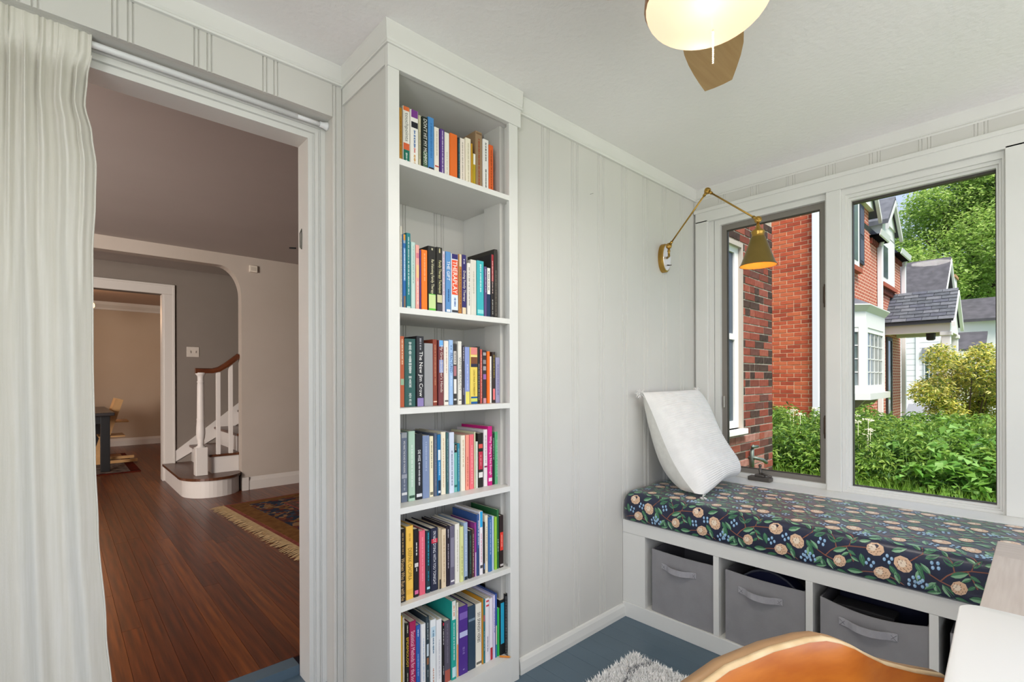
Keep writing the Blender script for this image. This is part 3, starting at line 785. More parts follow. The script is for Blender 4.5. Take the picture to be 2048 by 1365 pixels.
  (-1.8404, -1.823, 0.184, '6FB8AF', 'short aqua book with a black head', [('b', 0, 0.18, '2A2226'), ('l', 0.03, 0.14, 'E0C8B0'), ('b', 0.85, 0.9, '2F6A64')]),
  (-1.8224, -1.812, 0.184, '2F87A1', 'short narrow teal blue book', [('l', 0.1, 0.8, 'A8D4E0')]),
  (-1.81, -1.789, 0.214, 'F0E7D3', 'cream book left of the salmon one', [('l', 0.08, 0.6, 'C8B08A')]),
  (-1.786, -1.768, 0.214, 'F59C88', 'salmon pink book', [('l', 0.4, 0.95, 'B85A4A')]),
  (-1.766, -1.744, 0.214, 'EF707B', 'coral pink book', [('l', 0.2, 0.9, 'F9B4B4')]),
  (-1.743, -1.736, 0.223, 'D8D7B2', 'tall thin book with pale olive boards', []),
  (-1.735, -1.726, 0.184, 'E0E4D8', 'short thin white book', []),
  (-1.724, -1.698, 0.216, '26221F', 'black book with a red middle', [('b', 0.34, 0.67, 'C42F4A'), ('b', 0.2, 0.28, 'E0564E'), ('b', 0.72, 0.82, 'E8E6E0'), ('l', 0.4, 0.6, 'E88A94')]),
  (-1.693, -1.673, 0.228, 'EDE4E6', 'white book left of the magenta one', [('l', 0.1, 0.6, 'A89AA0'), ('b', 0.64, 0.67, '8A2A5A')]),
  (-1.6724, -1.649, 0.24, 'CF2180', 'tall magenta book', [('t', 'Why Talking Is Not Enough', 0.17, 0.82, 'F8DCEC'), ('b', 0.87, 0.93, 'F4D4E4')]),
  (-1.647, -1.634, 0.207, '22302C', 'narrow black green book', [('l', 0.08, 0.5, 'C8D4CC')]),
  (-1.633, -1.613, 0.215, '5DB37D', 'leaf green book', [('l', 0.15, 0.85, '9ED8B4')]),
  (-1.612, -1.602, 0.208, '2B2A2C', 'thin black book at the right end', [('l', 0.2, 0.8, 'C88A84')]),
 ]),
 ('fifth',0.468,-0.004,[
  (-2.097, -2.074, 0.249, '26221E', 'black book with flowing gold lettering', [('l', 0.05, 0.35, 'B89A6A'), ('t', 'Women Who Run with the', 0.4, 0.98, 'E0BE88')]),
  (-2.072, -2.042, 0.253, 'F2C153', 'wide golden yellow book', [('l', 0.1, 0.22, 'C89A3C'), ('t', 'DEEPAK CHOPRA', 0.3, 0.74, '8E7430'), ('b', 0.86, 0.93, 'E8B44A')]),
  (-2.04, -2.02, 0.237, '211F21', 'black book with a pink foot label', [('l', 0.2, 0.4, 'E8E4E0'), ('b', 0.5, 0.56, 'D8D4D0'), ('l', 0.57, 0.62, 'C8C4C0'), ('b', 0.9, 0.96, 'D86A9A')]),
  (-2.018, -1.993, 0.226, 'E6667B', 'rose pink book', [('l', 0.1, 0.8, 'F09AA4')]),
  (-1.991, -1.973, 0.221, '1F3942', 'dark book with cyan capitals', [('l', 0.03, 0.55, '35B4D0'), ('l', 0.65, 0.82, '2FA0BE'), ('b', 0.9, 0.94, 'A8DCE8')]),
  (-1.971, -1.94, 0.225, '23283F', 'navy book with white capitals and a red word', [('t', "I'M NOT DYING WITH YOU TONIGHT", 0.05, 0.9, 'ECECF0'), ('b', 0.17, 0.24, 'D03048')]),
  (-1.9394, -1.927, 0.22, 'BFAE90', 'narrow tan book', [('b', 0.84, 1, '2A2824')]),
  (-1.926, -1.906, 0.213, 'E4D0B0', 'beige book', [('l', 0.1, 0.9, 'B89A70')]),
  (-1.905, -1.89, 0.222, '2A2430', 'narrow black plum book', [('l', 0.06, 0.2, 'E0D8E0'), ('l', 0.3, 0.7, 'C8C0CC')]),
  (-1.889, -1.868, 0.218, '6A6579', 'mottled grey violet book', [('b', 0.2, 0.7, '8A8698'), ('b', 0.92, 0.95, 'E8E4E8')]),
  (-1.867, -1.846, 0.221, 'EEEADF', 'white book left of the pale lime one', [('l', 0.1, 0.8, 'C8C2B0')]),
  (-1.845, -1.828, 0.206, 'DBDF9A', 'pale lime yellow book', [('l', 0.35, 0.9, '9AA05A')]),
  (-1.825, -1.806, 0.217, '9FB3CD', 'light steel blue book', [('l', 0.2, 0.85, 'D4DEEA'), ('b', 0.94, 1, '2C3440')]),
  (-1.802, -1.787, 0.181, '22292A', 'narrow black book beside light steel blue', [('l', 0.1, 0.9, '5A8A70')]),
  (-1.786, -1.775, 0.184, '5A4038', 'narrow speckled brown book', [('l', 0.1, 0.9, 'C8B8A8')]),
  (-1.774, -1.764, 0.207, '9A3B8D', 'narrow magenta violet book', [('b', 0.55, 1, 'D8C4D8')]),
  (-1.763, -1.751, 0.237, '3A5B95', 'tall narrow blue book', [('l', 0.1, 0.5, 'E0E6F0'), ('b', 0.55, 1, '2C3E6A')]),
  (-1.75, -1.732, 0.245, 'F2EDF0', 'tall white cyan-headed book', [('b', 0, 0.25, '28A7DF'), ('l', 0.35, 0.8, 'D88AA0'), ('b', 0.85, 0.9, '4A4A50')]),
  (-1.7314, -1.722, 0.2, '2E2E34', 'thin charcoal book', [('b', 0.8, 0.92, '5A86C0')]),
  (-1.721, -1.706, 0.225, 'EBE1C9', 'narrow cream book', [('l', 0.2, 0.8, 'A89A78')]),
  (-1.7054, -1.687, 0.215, '3A6FA9', 'medium blue book', [('l', 0.05, 0.7, 'BCD0E6')]),
  (-1.686, -1.675, 0.215, 'BFD2EA', 'thin pale blue book', []),
  (-1.673, -1.661, 0.21, '9BCB40', 'thin lime green book', []),
  (-1.66, -1.649, 0.236, '2F6B40', 'tall thin dark green book', [('l', 0.5, 0.7, 'D8E8D8')]),
  (-1.647, -1.625, 0.209, '2A1C1C', 'black book with a red middle band', [('b', 0.32, 0.67, 'E23A2C'), ('l', 0.37, 0.6, 'F6B0A0'), ('b', 0.93, 0.97, 'C8C0C0')]),
 ]),
 ('bottom',0.105,0.012,[
  (-2.09, -2.078, 0.309, 'F0C22F', 'slim bright yellow book at the left end', []),
  (-2.077, -2.069, 0.301, 'F1E8D8', 'slim cream book', []),
  (-2.068, -2.053, 0.278, '262420', 'black book with yellow capitals', [('l', 0.03, 0.12, 'E8E2C0'), ('t', 'EPIDEMIOLOGY', 0.18, 0.55, 'F0C23A'), ('l', 0.62, 0.72, 'C8C4B0')]),
  (-2.052, -2.026, 0.277, 'A71E57', 'crimson book with a yellow foot label', [('t', 'Statistical Methods for the Social', 0.12, 0.8, 'F2C8D8'), ('b', 0.84, 0.97, 'F0DC3A')]),
  (-2.024, -2.006, 0.253, '2F62B1', 'cobalt blue book', [('l', 0.06, 0.15, 'E0E8F4'), ('l', 0.4, 0.7, '8FB4E8')]),
  (-2.005, -1.986, 0.253, 'ECECEC', 'plain white book left of dark slate', [('l', 0.2, 0.8, 'B0C4E0')]),
  (-1.984, -1.97, 0.272, '33424A', 'dark slate book with a brown label', [('l', 0.08, 0.3, 'C8D0D4'), ('b', 0.36, 0.52, 'C8D4DC'), ('b', 0.54, 0.63, '9A6A4C'), ('l', 0.7, 0.8, 'A8B0B4')]),
  (-1.964, -1.939, 0.252, 'EBEFF0', 'white sky-blue printed book', [('b', 0.1, 0.25, 'C8DEEA'), ('l', 0.15, 0.5, '4A7A9A'), ('l', 0.7, 0.95, 'C88A6A')]),
  (-1.938, -1.915, 0.245, 'EDEDEE', 'wide white book with faint print', [('l', 0.3, 0.9, 'C8C8D0')]),
  (-1.913, -1.904, 0.227, '1F1C1E', 'thin black book with a red head', [('b', 0, 0.05, 'D8344A'), ('l', 0.1, 0.35, 'E0DCDC'), ('l', 0.7, 0.85, 'E0DCDC')]),
  (-1.9034, -1.875, 0.227, '5A5464', 'mauve grey book with a terracotta foot', [('b', 0.8, 1, 'B05A4C'), ('l', 0.05, 0.7, '7E788A')]),
  (-1.874, -1.852, 0.294, '22A69A', 'teal book with a white head', [('b', 0, 0.24, 'EFEDE4'), ('l', 0.06, 0.2, 'D88A5A'), ('l', 0.28, 0.75, 'DCF2EE'), ('b', 0.84, 0.97, 'C8E8F0')]),
  (-1.85, -1.839, 0.281, 'F1E6D2', 'narrow cream book with an orange foot', [('b', 0.56, 1, 'EE8A32'), ('l', 0.1, 0.4, 'C8B898')]),
  (-1.838, -1.795, 0.259, '4F2E8C', 'thick purple book with a square label', [('b', 0.09, 0.19, '7E62B4'), ('b', 0.37, 0.45, 'C0C4E8'), ('l', 0.6, 0.72, '8A72BC'), ('l', 0.92, 0.95, 'A898D0')]),
  (-1.793, -1.756, 0.246, '2F4459', 'thick dark blue grey hardback', [('b', 0.2, 0.24, '7A8EA0')]),
  (-1.755, -1.725, 0.244, 'EEE9DC', 'cream book with black capitals', [('t', '501 SPANISH VERBS', 0.14, 0.62, '2A2A2A'), ('b', 0.93, 0.97, '6A6860')]),
  (-1.724, -1.719, 0.257, 'D2952C', 'thin mustard book', []),
  (-1.7184, -1.708, 0.253, '1F7A86', 'narrow petrol teal book', [('b', 0.25, 0.35, 'C85A6A'), ('l', 0.5, 0.8, 'A8D4D8')]),
  (-1.707, -1.687, 0.252, 'EEEAEE', 'white book with red dots', [('b', 0.03, 0.06, 'D8404A'), ('b', 0.1, 0.13, 'D8404A'), ('l', 0.6, 0.85, '8A86A0')]),
  (-1.686, -1.669, 0.246, 'ECE6F0', 'white book with a red foot', [('b', 0.8, 1, 'B8303C')]),
  (-1.668, -1.658, 0.254, 'D8D2EC', 'thin lavender book', [('l', 0.2, 0.6, '6A4A9A')]),
  (-1.657, -1.646, 0.256, '3A5AA8', 'narrow blue book with a striped lower half', [('b', 0.5, 0.8, 'E6DCB8'), ('b', 0.8, 1, '2F9AA8')]),
  (-1.645, -1.633, 0.193, '2FBE5C', 'short grass green book', []),
  (-1.632, -1.608, 0.222, '1E2226', 'black binder with a cyan stripe', [('b', 0.05, 0.8, '2FB4DC')]),
  (-1.606, -1.5935, 0.241, '2A2A2E', 'black spiral bound notebook', [('s', 0, 1, 'D8D8DA')]),
 ]),
]
def spine_quad(b, x0, x1, y, z0, z1):
    b.add([(x0, y, z0), (x1, y, z0), (x1, y, z1), (x0, y, z1)], [(0, 1, 2, 3)])
def make_book(shelf, zs, ys, rec):
    x0, x1, h, col, look, ex = rec
    rb = random.Random(look)
    x0 += .0004; x1 -= .0004
    d = min(.13 + .35 * max(0, h - .16) + rb.random() * .03, .215)
    y0 = ys + (rb.random() - .5) * .006; y1 = y0 + d
    z0 = zs; z1 = zs + h
    wdt = x1 - x0
    spiral = any(e[0] == 's' for e in ex)
    bt = thing('book', ((x0 + x1) / 2, y0, zs), look + ' on the ' + shelf + ' shelf of the bookcase', 'book', 'books on the %s shelf' % shelf)
    m = M(col, .42 + .2 * rb.random(), .35, name='book_cover')
    t = min(.0022, wdt * .2)
    rd = min(.0025, wdt * .25)
    # cover: curved spine and two boards, one closed U profile
    prof = [(x0, y1), (x0, y0 + rd), (x0 + rd * .4, y0 + rd * .3), (x0 + rd, y0), (x1 - rd, y0), (x1 - rd * .4, y0 + rd * .3), (x1, y0 + rd), (x1, y1), (x1 - t, y1), (x1 - t, y0 + t + rd * .5), (x0 + t, y0 + t + rd * .5), (x0 + t, y1)]
    B().prism(prof, 'z', z0 + .0002, z1).build('cover', m, bt)
    hard = .003 if rb.random() < .4 else .0006
    bx('pages', PAGE, bt, x0 + t + .0001, x1 - t - .0001, y0 + t + rd * .5 + .0002, y1 - .003, z0 + .0012, z1 - hard)
    a, b_ = x0 + rd, x1 - rd
    if b_ - a < .002: a, b_ = x0 + .0005, x1 - .0005
    lay = 0
    for e in ex:
        if e[0] == 'b':
            lay += 1
            q = B(); spine_quad(q, a, b_, y0 - .0002 * lay, z1 - h * e[2] + .0003, z1 - h * e[1] - .0002)
            q.build('spine_band', M(e[3], .5, .3, name='printed_band'), bt)
    for e in ex:
        yy = y0 - .0002 * (lay + 1.5)
        if e[0] == 't':
            vs, fs, asp = text_geo(e[1])
            Lz = h * (e[3] - e[2]); wf = (e[5] if len(e) > 5 else .62)
            hh = min(wdt * wf, Lz / asp * 1.5)
            cx = (x0 + x1) / 2
            B().add([(cx - hh / 2 + v[1] * hh, yy, z1 - h * e[2] - v[0] * Lz) for v in vs], fs).build('title_lettering', M(e[4], .5, .2, name='printed_ink'), bt)
        elif e[0] == 'l':
            q = B(); z = z1 - h * e[1]; ze = z1 - h * e[2]
            cw = wdt * (.26 if wdt > .012 else .34); cx = (x0 + x1) / 2
            while z > ze + .004:
                ln = min(.004 + rb.random() * .012, z - ze)
                # letter like dashes of unequal width
                zz = z
                while zz > z - ln:
                    s_ = .0012 + rb.random() * .0014
                    ww = cw * (.6 + .4 * rb.random())
                    spine_quad(q, cx - ww / 2, cx + ww / 2, yy, zz - s_, zz)
                    zz -= s_ + .0007
                z -= ln + .0035
            if q.v: q.build('small_print', M(e[3], .5, .2, name='printed_ink'), bt)
        elif e[0] == 's':
            q = B(); zz = z0 + .006
            while zz < z1 - .006:
                q.tube([(x0 + .002, y0 + .006, zz), (x0 + .001, y0 - .002, zz + .001), ((x0 + x1) / 2, y0 - .006, zz + .002), (x1 - .001, y0 - .002, zz + .001), (x1 - .002, y0 + .006, zz)], .0009, 5)
                zz += .0062
            q.build('wire_spiral', M(e[3], .3, .5, metal=.8), bt)
    return bt
for shelf, zs, ys, rows in SHELVES:
    for rec in rows:
        make_book(shelf, zs, ys, rec)
pc = thing('pencil', (-1.62, 0, .105), 'orange pencil lying on the bottom shelf of the bookcase', 'pencil')
B().tube([(-1.642, .004, .109), (-1.616, -.027, .109)], .0036, 6, False).build('barrel', M('E08A34', .4), pc)
B().tube([(-1.616, -.027, .109), (-1.612, -.0325, .109)], [.0036, .0008], 6).build('tip', M('D8B88A', .6), pc)
# ================================================================== WINDOW BENCH
bn = thing('storage_bench', (-.48, -.9, 0), 'white built-in window bench with open cubbies for bins', 'bench')
BX = -.793
bx('top_board', TRIM, bn, BX + .0305, -.171, -1.76, -.0005, .470, .4972)
bx('top_rail', TRIM, bn, BX, BX + .03, -1.7595, -.001, .432, .4975, r=.0015)
bx('end_panel', TRIM, bn, BX + .001, -.1715, -.1315, -.001, .0765, .4315)
bx('bottom_rail', TRIM, bn, BX - .004, -.1715, -1.7595, -.001, 0, .0755, r=.0015)
for y in (-.505, -.8755, -1.2475, -1.62):
    bx('divider', TRIM, bn, BX, -.1725, y, y + .025, .076, .4315, r=.001)
bx('end_panel', TRIM, bn, BX + .001, -.1715, -1.7595, -1.645, .0765, .4315)
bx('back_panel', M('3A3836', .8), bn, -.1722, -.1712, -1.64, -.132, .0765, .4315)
FAB = M('8E8C8E', .85, .1, '949294', 14, bump=.15, bscale=400, name='grey_felt')
FABD = M('6A686C', .9, .05, name='grey_felt_inside')
def bin_(y0, y1, lab, sag):
    t = thing('storage_bin', (-.62, (y0 + y1) / 2, .076), lab, 'bin', 'grey fabric bins under the bench')
    x0, x1, z0, z1 = -.782, -.46, .0768, .382
    b = B()
    n = 10
    for i in range(n):     # front wall with a gently sagging rim
        a = y0 + (y1 - y0) * i / n; c = y0 + (y1 - y0) * (i + 1) / n
        za = z1 - sag * math.sin(PI * i / n); zc = z1 - sag * math.sin(PI * (i + 1) / n)
        xa = x0 - .006 * math.sin(PI * i / n); xc = x0 - .006 * math.sin(PI * (i + 1) / n)
        b.add([(xa, a, z0), (xc, c, z0), (xc, c, zc), (xa, a, za), (xa + .006, a, z0), (xc + .006, c, z0), (xc + .006, c, zc), (xa + .006, a, za)],
              [(0, 3, 2, 1), (4, 5, 6, 7), (3, 7, 6, 2), (0, 1, 5, 4), (0, 4, 7, 3), (1, 2, 6, 5)])
    b.build('front_panel', FAB, t)
    B().box(x0 + .006, x1, y0, y0 + .005, z0, z1).build('side_wall', FABD, t)
    B().box(x0 + .006, x1, y1 - .005, y1, z0, z1).build('side_wall', FABD, t)
    B().box(x1 - .005, x1, y0 + .005, y1 - .005, z0, z1).build('back_wall', FABD, t)
    B().box(x0 + .006, x1 - .005, y0 + .005, y1 - .005, z0, z0 + .004).build('bottom', FABD, t)
    ym = (y0 + y1) / 2 + .01
    h = B()
    hl = .088
    pts = []
    for i in range(13):
        s = i / 12 * 2 - 1
        out = .022 * max(0, 1 - (abs(s) / .72) ** 2.5) if abs(s) < .72 else 0
        pts.append((x0 - .0065 - out, ym - s * hl, .316 - .006 * (1 - s * s)))
    vs = []
    for p in pts:
        vs += [(p[0], p[1], p[2] - .0135), (p[0], p[1], p[2] + .0135), (p[0] - .0022, p[1], p[2] + .0135), (p[0] - .0022, p[1], p[2] - .0135)]
    fs = [(i * 4 + k, i * 4 + (k + 1) % 4, i * 4 + 4 + (k + 1) % 4, i * 4 + 4 + k) for i in range(12) for k in range(4)] + [(3, 2, 1, 0), (48, 49, 50, 51)]
    hd = h.add(vs, fs).build('strap_handle', M('A9A7AB', .8, .1, 'A09EA2', 30), t)
    for s in (-1, 1):
        yy = ym + s * hl * .86
        q = B()
        for a, c in ((-.011, .011), (.011, -.011)):
            q.tube([(x0 - .0095, yy - .010, .312 + a), (x0 - .0095, yy + .010, .312 + c)], .0005, 4)
        q.build('stitching', M('6E6C70', .8), hd)
    return t
bin_(-.476, -.165, 'grey fabric storage bin nearest the panelled wall', .002)
bin_(-.846, -.530, 'grey fabric storage bin in the second cubby with a navy bag inside', .003)
bin_(-1.222, -.898, 'grey fabric storage bin in the third cubby with a folder and box inside', .022)
bin_(-1.59, -1.275, 'grey fabric storage bin in the last cubby behind the desk', .004)
bg = thing('bag', (-.68, -.69, .08), 'navy bag with a grey piped edge inside the second bin', 'bag')
B().prism([(-.60 - .16 * math.cos(a), .20 + .20 * math.sin(a)) for a in [PI * i / 14 for i in range(15)]][::-1] , 'x', -.72, -.64).build('panel', M('141838', .6), bg)
for v_ in bg.children: v_.location = (0, -.09, 0)
B().tube([(-.722, -.69 - .162 * math.cos(a), .20 + .202 * math.sin(a)) for a in [PI * i / 14 for i in range(15)]], .005, 6).build('piping', M('4A4C58', .6), bg)
fo = thing('folder', (-.66, -1.06, .08), 'dark navy folder standing in the third bin', 'folder')
bx('cover', M('14162E', .5), fo, -.64, -.63, -1.20, -.93, .085, .425)
bx('papers', M('6A665E', .8), fo, -.629, -.612, -1.19, -.93, .085, .40)
bx('cover', M('181A34', .5), fo, -.611, -.60, -1.20, -.93, .085, .425)
gb = thing('grey_box', (-.70, -1.0, .08), 'dark grey box in front of the folder in the third bin', 'box')
bx('body', M('2A282A', .6), gb, -.74, -.66, -1.12, -.93, .085, .345, r=.003)
bx('lid', M('343234', .6), gb, -.742, -.658, -1.122, -.928, .345, .36, r=.003)

# ------------------------------------------------------------------ seat cushion with printed flowers
cu = thing('seat_cushion', (-.49, -.88, .498), 'navy floral bench cushion with cream blooms and green leaves', 'cushion')
cp_ = [(-.796, .4985), (-.806, .508), (-.812, .54), (-.812, .575), (-.808, .605)]
for k in range(1, 7):
    a = PI - k / 6 * PI / 2
    cp_.append((-.772 + .036 * math.cos(a), .612 + .036 * math.sin(a)))
for k in range(1, 12):
    f = k / 12
    cp_.append((-.772 + f * .565, .648 + .006 * math.sin(PI * f)))
cp_ += [(-.205, .648), (-.188, .643), (-.178, .628), (-.176, .58), (-.178, .4985)]
cl = [0]
for i in range(1, len(cp_)): cl.append(cl[-1] + math.hypot(cp_[i][0] - cp_[i - 1][0], cp_[i][1] - cp_[i - 1][1]))
CY0, CY1 = -.007, -1.75
def cush(s, y, off=0):
    s = max(0, min(s, cl[-1] - 1e-4))
    i = 0
    while cl[i + 1] < s: i += 1
    f = (s - cl[i]) / (cl[i + 1] - cl[i])
    x = cp_[i][0] + f * (cp_[i + 1][0] - cp_[i][0]); z = cp_[i][1] + f * (cp_[i + 1][1] - cp_[i][1])
    def nrm(j):
        j0, j1 = max(j - 1, 0), min(j + 1, len(cp_) - 1)
        dx, dz = cp_[j1][0] - cp_[j0][0], cp_[j1][1] - cp_[j0][1]; l = math.hypot(dx, dz)
        return (-dz / l, dx / l)
    na, nb = nrm(i), nrm(i + 1)
    nx_, nz_ = na[0] * (1 - f) + nb[0] * f, na[1] * (1 - f) + nb[1] * f
    e = max(0, 1 - (CY0 - y) / .045); e2 = max(0, 1 - (y - CY1) / .045)
    ee = max(e, e2)
    hz = (z - .4985) / .15
    return (x + nx_ * off + .022 * ee ** 2 * (1 if x < -.7 else 0), y, z + nz_ * off - .030 * ee ** 2 * max(0, hz))
b = B(); b.smooth = True
ys_ = [CY0 - .045 * (i / 8) for i in range(8)] + [CY0 - .045 - (CY0 - CY1 - .09) * i / 30 for i in range(31)] + [CY1 + .045 * (1 - i / 8) for i in range(1, 9)]
ss = sorted(set(cl))
vs = [cush(s, y) for y in ys_ for s in ss]
n_ = len(ss)
fs = [(i * n_ + k, i * n_ + k + 1, (i + 1) * n_ + k + 1, (i + 1) * n_ + k) for i in range(len(ys_) - 1) for k in range(n_ - 1)]
fs += [(i * n_ + n_ - 1, i * n_, (i + 1) * n_, (i + 1) * n_ + n_ - 1) for i in range(len(ys_) - 1)]
fs += [tuple(range(n_)), tuple(range((len(ys_) - 1) * n_, len(ys_) * n_))[::-1]]
NAVY = M('191E36', .36, .6, '1D2440', 30, sheen=.22, name='navy_printed_cotton')
b.add(vs, fs).build('cover', NAVY, cu)
pm_ = [M(c, .36, .6, sheen=.22, name='printed_dye') for c in ('E4BE9C', '6E4436', '3A7450', '86B48C', '8E5640', '8FB8DA', 'F2DEC6', 'D8E6F0')]
pb = B()
def poly2(pts, mi, off):
    """fan polygon in (t,s); t runs along -y"""
    c = (sum(p[0] for p in pts) / len(pts), sum(p[1] for p in pts) / len(pts))
    ok = [p for p in pts if p[1] < .006 or p[1] > cl[-1] - .02 or p[0] < .004 or p[0] > 1.735]
    if ok: return
    pb.cur = mi
    v = [cush(c[1], CY0 - c[0], off)] + [cush(p[1], CY0 - p[0], off) for p in pts]
    n = len(pts)
    pb.add(v, [(0, 1 + (i + 1) % n, 1 + i) for i in range(n)])
def leaf2(t, s, a, L, W):
    ca, sa = math.cos(a), math.sin(a)
    up = [(0, 0), (.2, .38), (.45, .5), (.7, .36), (1, 0)]
    P = lambda u, v: (t + L * u * ca - W * v * sa, s + L * u * sa + W * v * ca)
    poly2([P(u, v) for u, v in up], 2, .0009)
    poly2([P(u, -v) for u, v in up][::-1], 3 if R.random() < .45 else 2, .0009)
    poly2([P(.1, -.04), P(.9, 0), P(.1, .04)], 3, .0011)
def stem2(pts, wd):
    for i in range(len(pts) - 1):
        (t0, s0), (t1, s1) = pts[i], pts[i + 1]
        l = math.hypot(t1 - t0, s1 - s0) + 1e-6
        nx_, ny_ = -(s1 - s0) / l * wd / 2, (t1 - t0) / l * wd / 2
        poly2([(t0 + nx_, s0 + ny_), (t1 + nx_, s1 + ny_), (t1 - nx_, s1 - ny_), (t0 - nx_, s0 - ny_)], 4, .0006)
def flower2(t, s, r, a):
    n = 18
    ca, sa = math.cos(a), math.sin(a)
    pts = []
    for i in range(n):
        q = 2 * PI * i / n
        rr_ = r * (1 + .07 * (i % 2)) * (1 + .15 * math.cos(q))
        u, v = rr_ * math.cos(q) * 1.08, rr_ * math.sin(q) * .92
        pts.append((t + u * ca - v * sa, s + u * sa + v * ca))
    poly2(pts, 0, .0013)
    poly2([(t + .5 * r * math.cos(2 * PI * i / 10) - .2 * r, s + .5 * r * math.sin(2 * PI * i / 10) + .2 * r) for i in range(10)], 6, .0015)
    for k in range(15):
        q = k * 2.4; rg0 = r * (.15 + .72 * math.sqrt((k + .5) / 15))
        cx_, cy_ = t + rg0 * math.cos(q), s + rg0 * math.sin(q)
        dd = a + .5 * math.sin(q * 1.7); l = r * .15; w_ = r * .055
        c_, s_ = math.cos(dd), math.sin(dd)
        P = lambda u, v: (cx_ + u * c_ - v * s_, cy_ + u * s_ + v * c_)
        poly2([P(-l, w_ * .3), P(0, w_ * 1.5), P(l, w_ * .3), P(l * .6, -w_ * .4), P(0, w_ * .3), P(-l * .6, -w_ * .4)], 1, .0017)
def berry2(t, s):
    for k in range(4):
        a = k * 1.6 + t * 30; tt, s2 = t + .011 * math.cos(a), s + .011 * math.sin(a)
        poly2([(tt + .0048 * math.cos(2 * PI * i / 8), s2 + .0068 * math.sin(2 * PI * i / 8)) for i in range(8)], 5, .0012)
        poly2([(tt - .0012 + .002 * math.cos(2 * PI * i / 5), s2 + .0018 + .002 * math.sin(2 * PI * i / 5)) for i in range(5)], 7, .0014)
PT, PS = .33, .148
for it in range(-2, 7):
    for js in range(-1, 6):
        R.seed(99 + js)
        t0 = it * PT + .302 - .33 + (.165 if js % 2 else 0); s0 = js * PS
        T = lambda t, s: (t0 + t, s0 + s)
        for pts in ([(-.095, .10), (-.07, .076), (-.045, .062), (-.015, .052)], [(-.045, .062), (-.028, .085), (-.01, .10), (.03, .115), (.085, .122)], [(-.01, .10), (-.016, .13), (-.03, .15)], [(.03, .115), (.035, .135), (.05, .15)],
                    [(.055, .028), (.08, .036), (.11, .042)], [(.145, .04), (.172, .03), (.20, .010), (.215, -.01)], [(.2, .10), (.222, .122), (.24, .14), (.235, .165)], [(.02, .112), (.034, .088), (.045, .062)]):
            stem2([T(*p) for p in pts], .0036)
        for (t, s, r, a) in ((0, .05, .0205, 1.2), (.126, .043, .0225, .5), (.19, .088, .025, 2.2), (.105, .122, .0235, .2)):
            flower2(*T(t, s), r, a)
        for (t, s, a, L_) in ((-.055, .055, -2.3, .046), (-.04, .053, -.95, .056), (-.02, .085, .45, .05), (-.07, .078, 2.3, .04), (.026, .1, -.5, .03), (.03, .092, -2.5, .03), (.036, .08, -.5, .03), (.04, .07, -2.4, .028), (.066, .098, -1.35, .046),
                             (-.012, .115, 2.4, .04), (-.015, .12, .7, .036), (-.028, .145, 2.2, .03), (.035, .125, 1.0, .036), (.04, .14, 2.6, .03), (.15, .078, -.95, .042), (.168, .062, -1.35, .044), (.228, .082, -1.5, .046), (.22, .105, -1.0, .042), (.024, .026, .1, .05), (-.01, .018, -.2, .036),
                             (.24, .142, .6, .042), (.232, .15, 2.4, .036), (.075, .012, .2, .04), (.17, .012, 2.7, .034), (-.1, .085, -1.2, .04), (-.085, .125, .5, .044), (.155, .128, .4, .046), (.06, .14, .3, .036), (.27, .05, -1.2, .044), (.25, .012, .3, .04)):
            leaf2(*T(t, s), a, L_, L_ * .40)
        for p in ((.146, .098), (.094, .072), (.212, .034), (.240, .040), (-.105, .05), (.272, .11)):
            berry2(*T(*p))
R.seed(11)
pp = pb.build('printed_pattern', pm_, cu); pp['kind'] = 'stuff'

# ------------------------------------------------------------------ knitted pillow
pw = thing('pillow', (-.4, -.25, .65), 'white ribbed knit pillow with tufted corners leaning in the window corner', 'pillow')
TL, TR, BRc, BLc = Vector((-.700, -.050, 1.145)), Vector((-.160, -.080, 1.150)), Vector((-.105, -.350, .700)), Vector((-.680, -.375, .655))
nrm_ = ((TR - BLc).cross(TL - BRc)).normalized()
if nrm_.y > 0: nrm_ = -nrm_
def pil(u, v, side):
    pin = .035
    uu = u * (1 - pin * (1 - v * v) * abs(u) ** 1.5); vv = v * (1 - pin * .8 * (1 - u * u) * abs(v) ** 1.5)
    a, c = (uu + 1) / 2, (vv + 1) / 2
    p = (BLc * (1 - a) + BRc * a) * (1 - c) + (TL * (1 - a) + TR * a) * c
    e = max(0, (1 - abs(u) ** 2.2) * (1 - abs(v) ** 2.2))
    th_ = .112 * e ** .42 * (1 + .3 * (-.5 * v))
    sag = -.035 * math.cos(v * PI / 2) + .02 * math.sin(v * 2.2)
    rib = .0014 * math.sin((v + .012 * math.sin(2.5 * u)) * 52 * PI) * min(1, e * 4)
    wr = .006 * math.sin(4 * u + 5 * v) * e
    if side < 0: th_ *= 1.35
    p = p + nrm_ * (sag + side * th_ + (rib + wr if side > 0 else -wr * .5))
    if side: # slumped lower right corner, drawn in above it
        su = max(0, u) ** 2
        p.x += su * (-.040 * math.exp(-((v + .15) / .33) ** 2) + .012 * math.exp(-((v + .72) / .22) ** 2))
        rc = max(0, u - .62) * max(0, -v - .62) / .1444
        p += (TL - BRc).normalized() * .055 * rc ** 1.3
        p.z += .022 * math.exp(-(u / .45) ** 2) * max(0, -v) ** 6
    # the lower edge slumps on the seat
    p.z = max(p.z, .657 + .012 * abs(u) ** 3)
    p.y = min(p.y, -.012)
    return p
NU, NV = 44, 364
b = B(); b.smooth = True
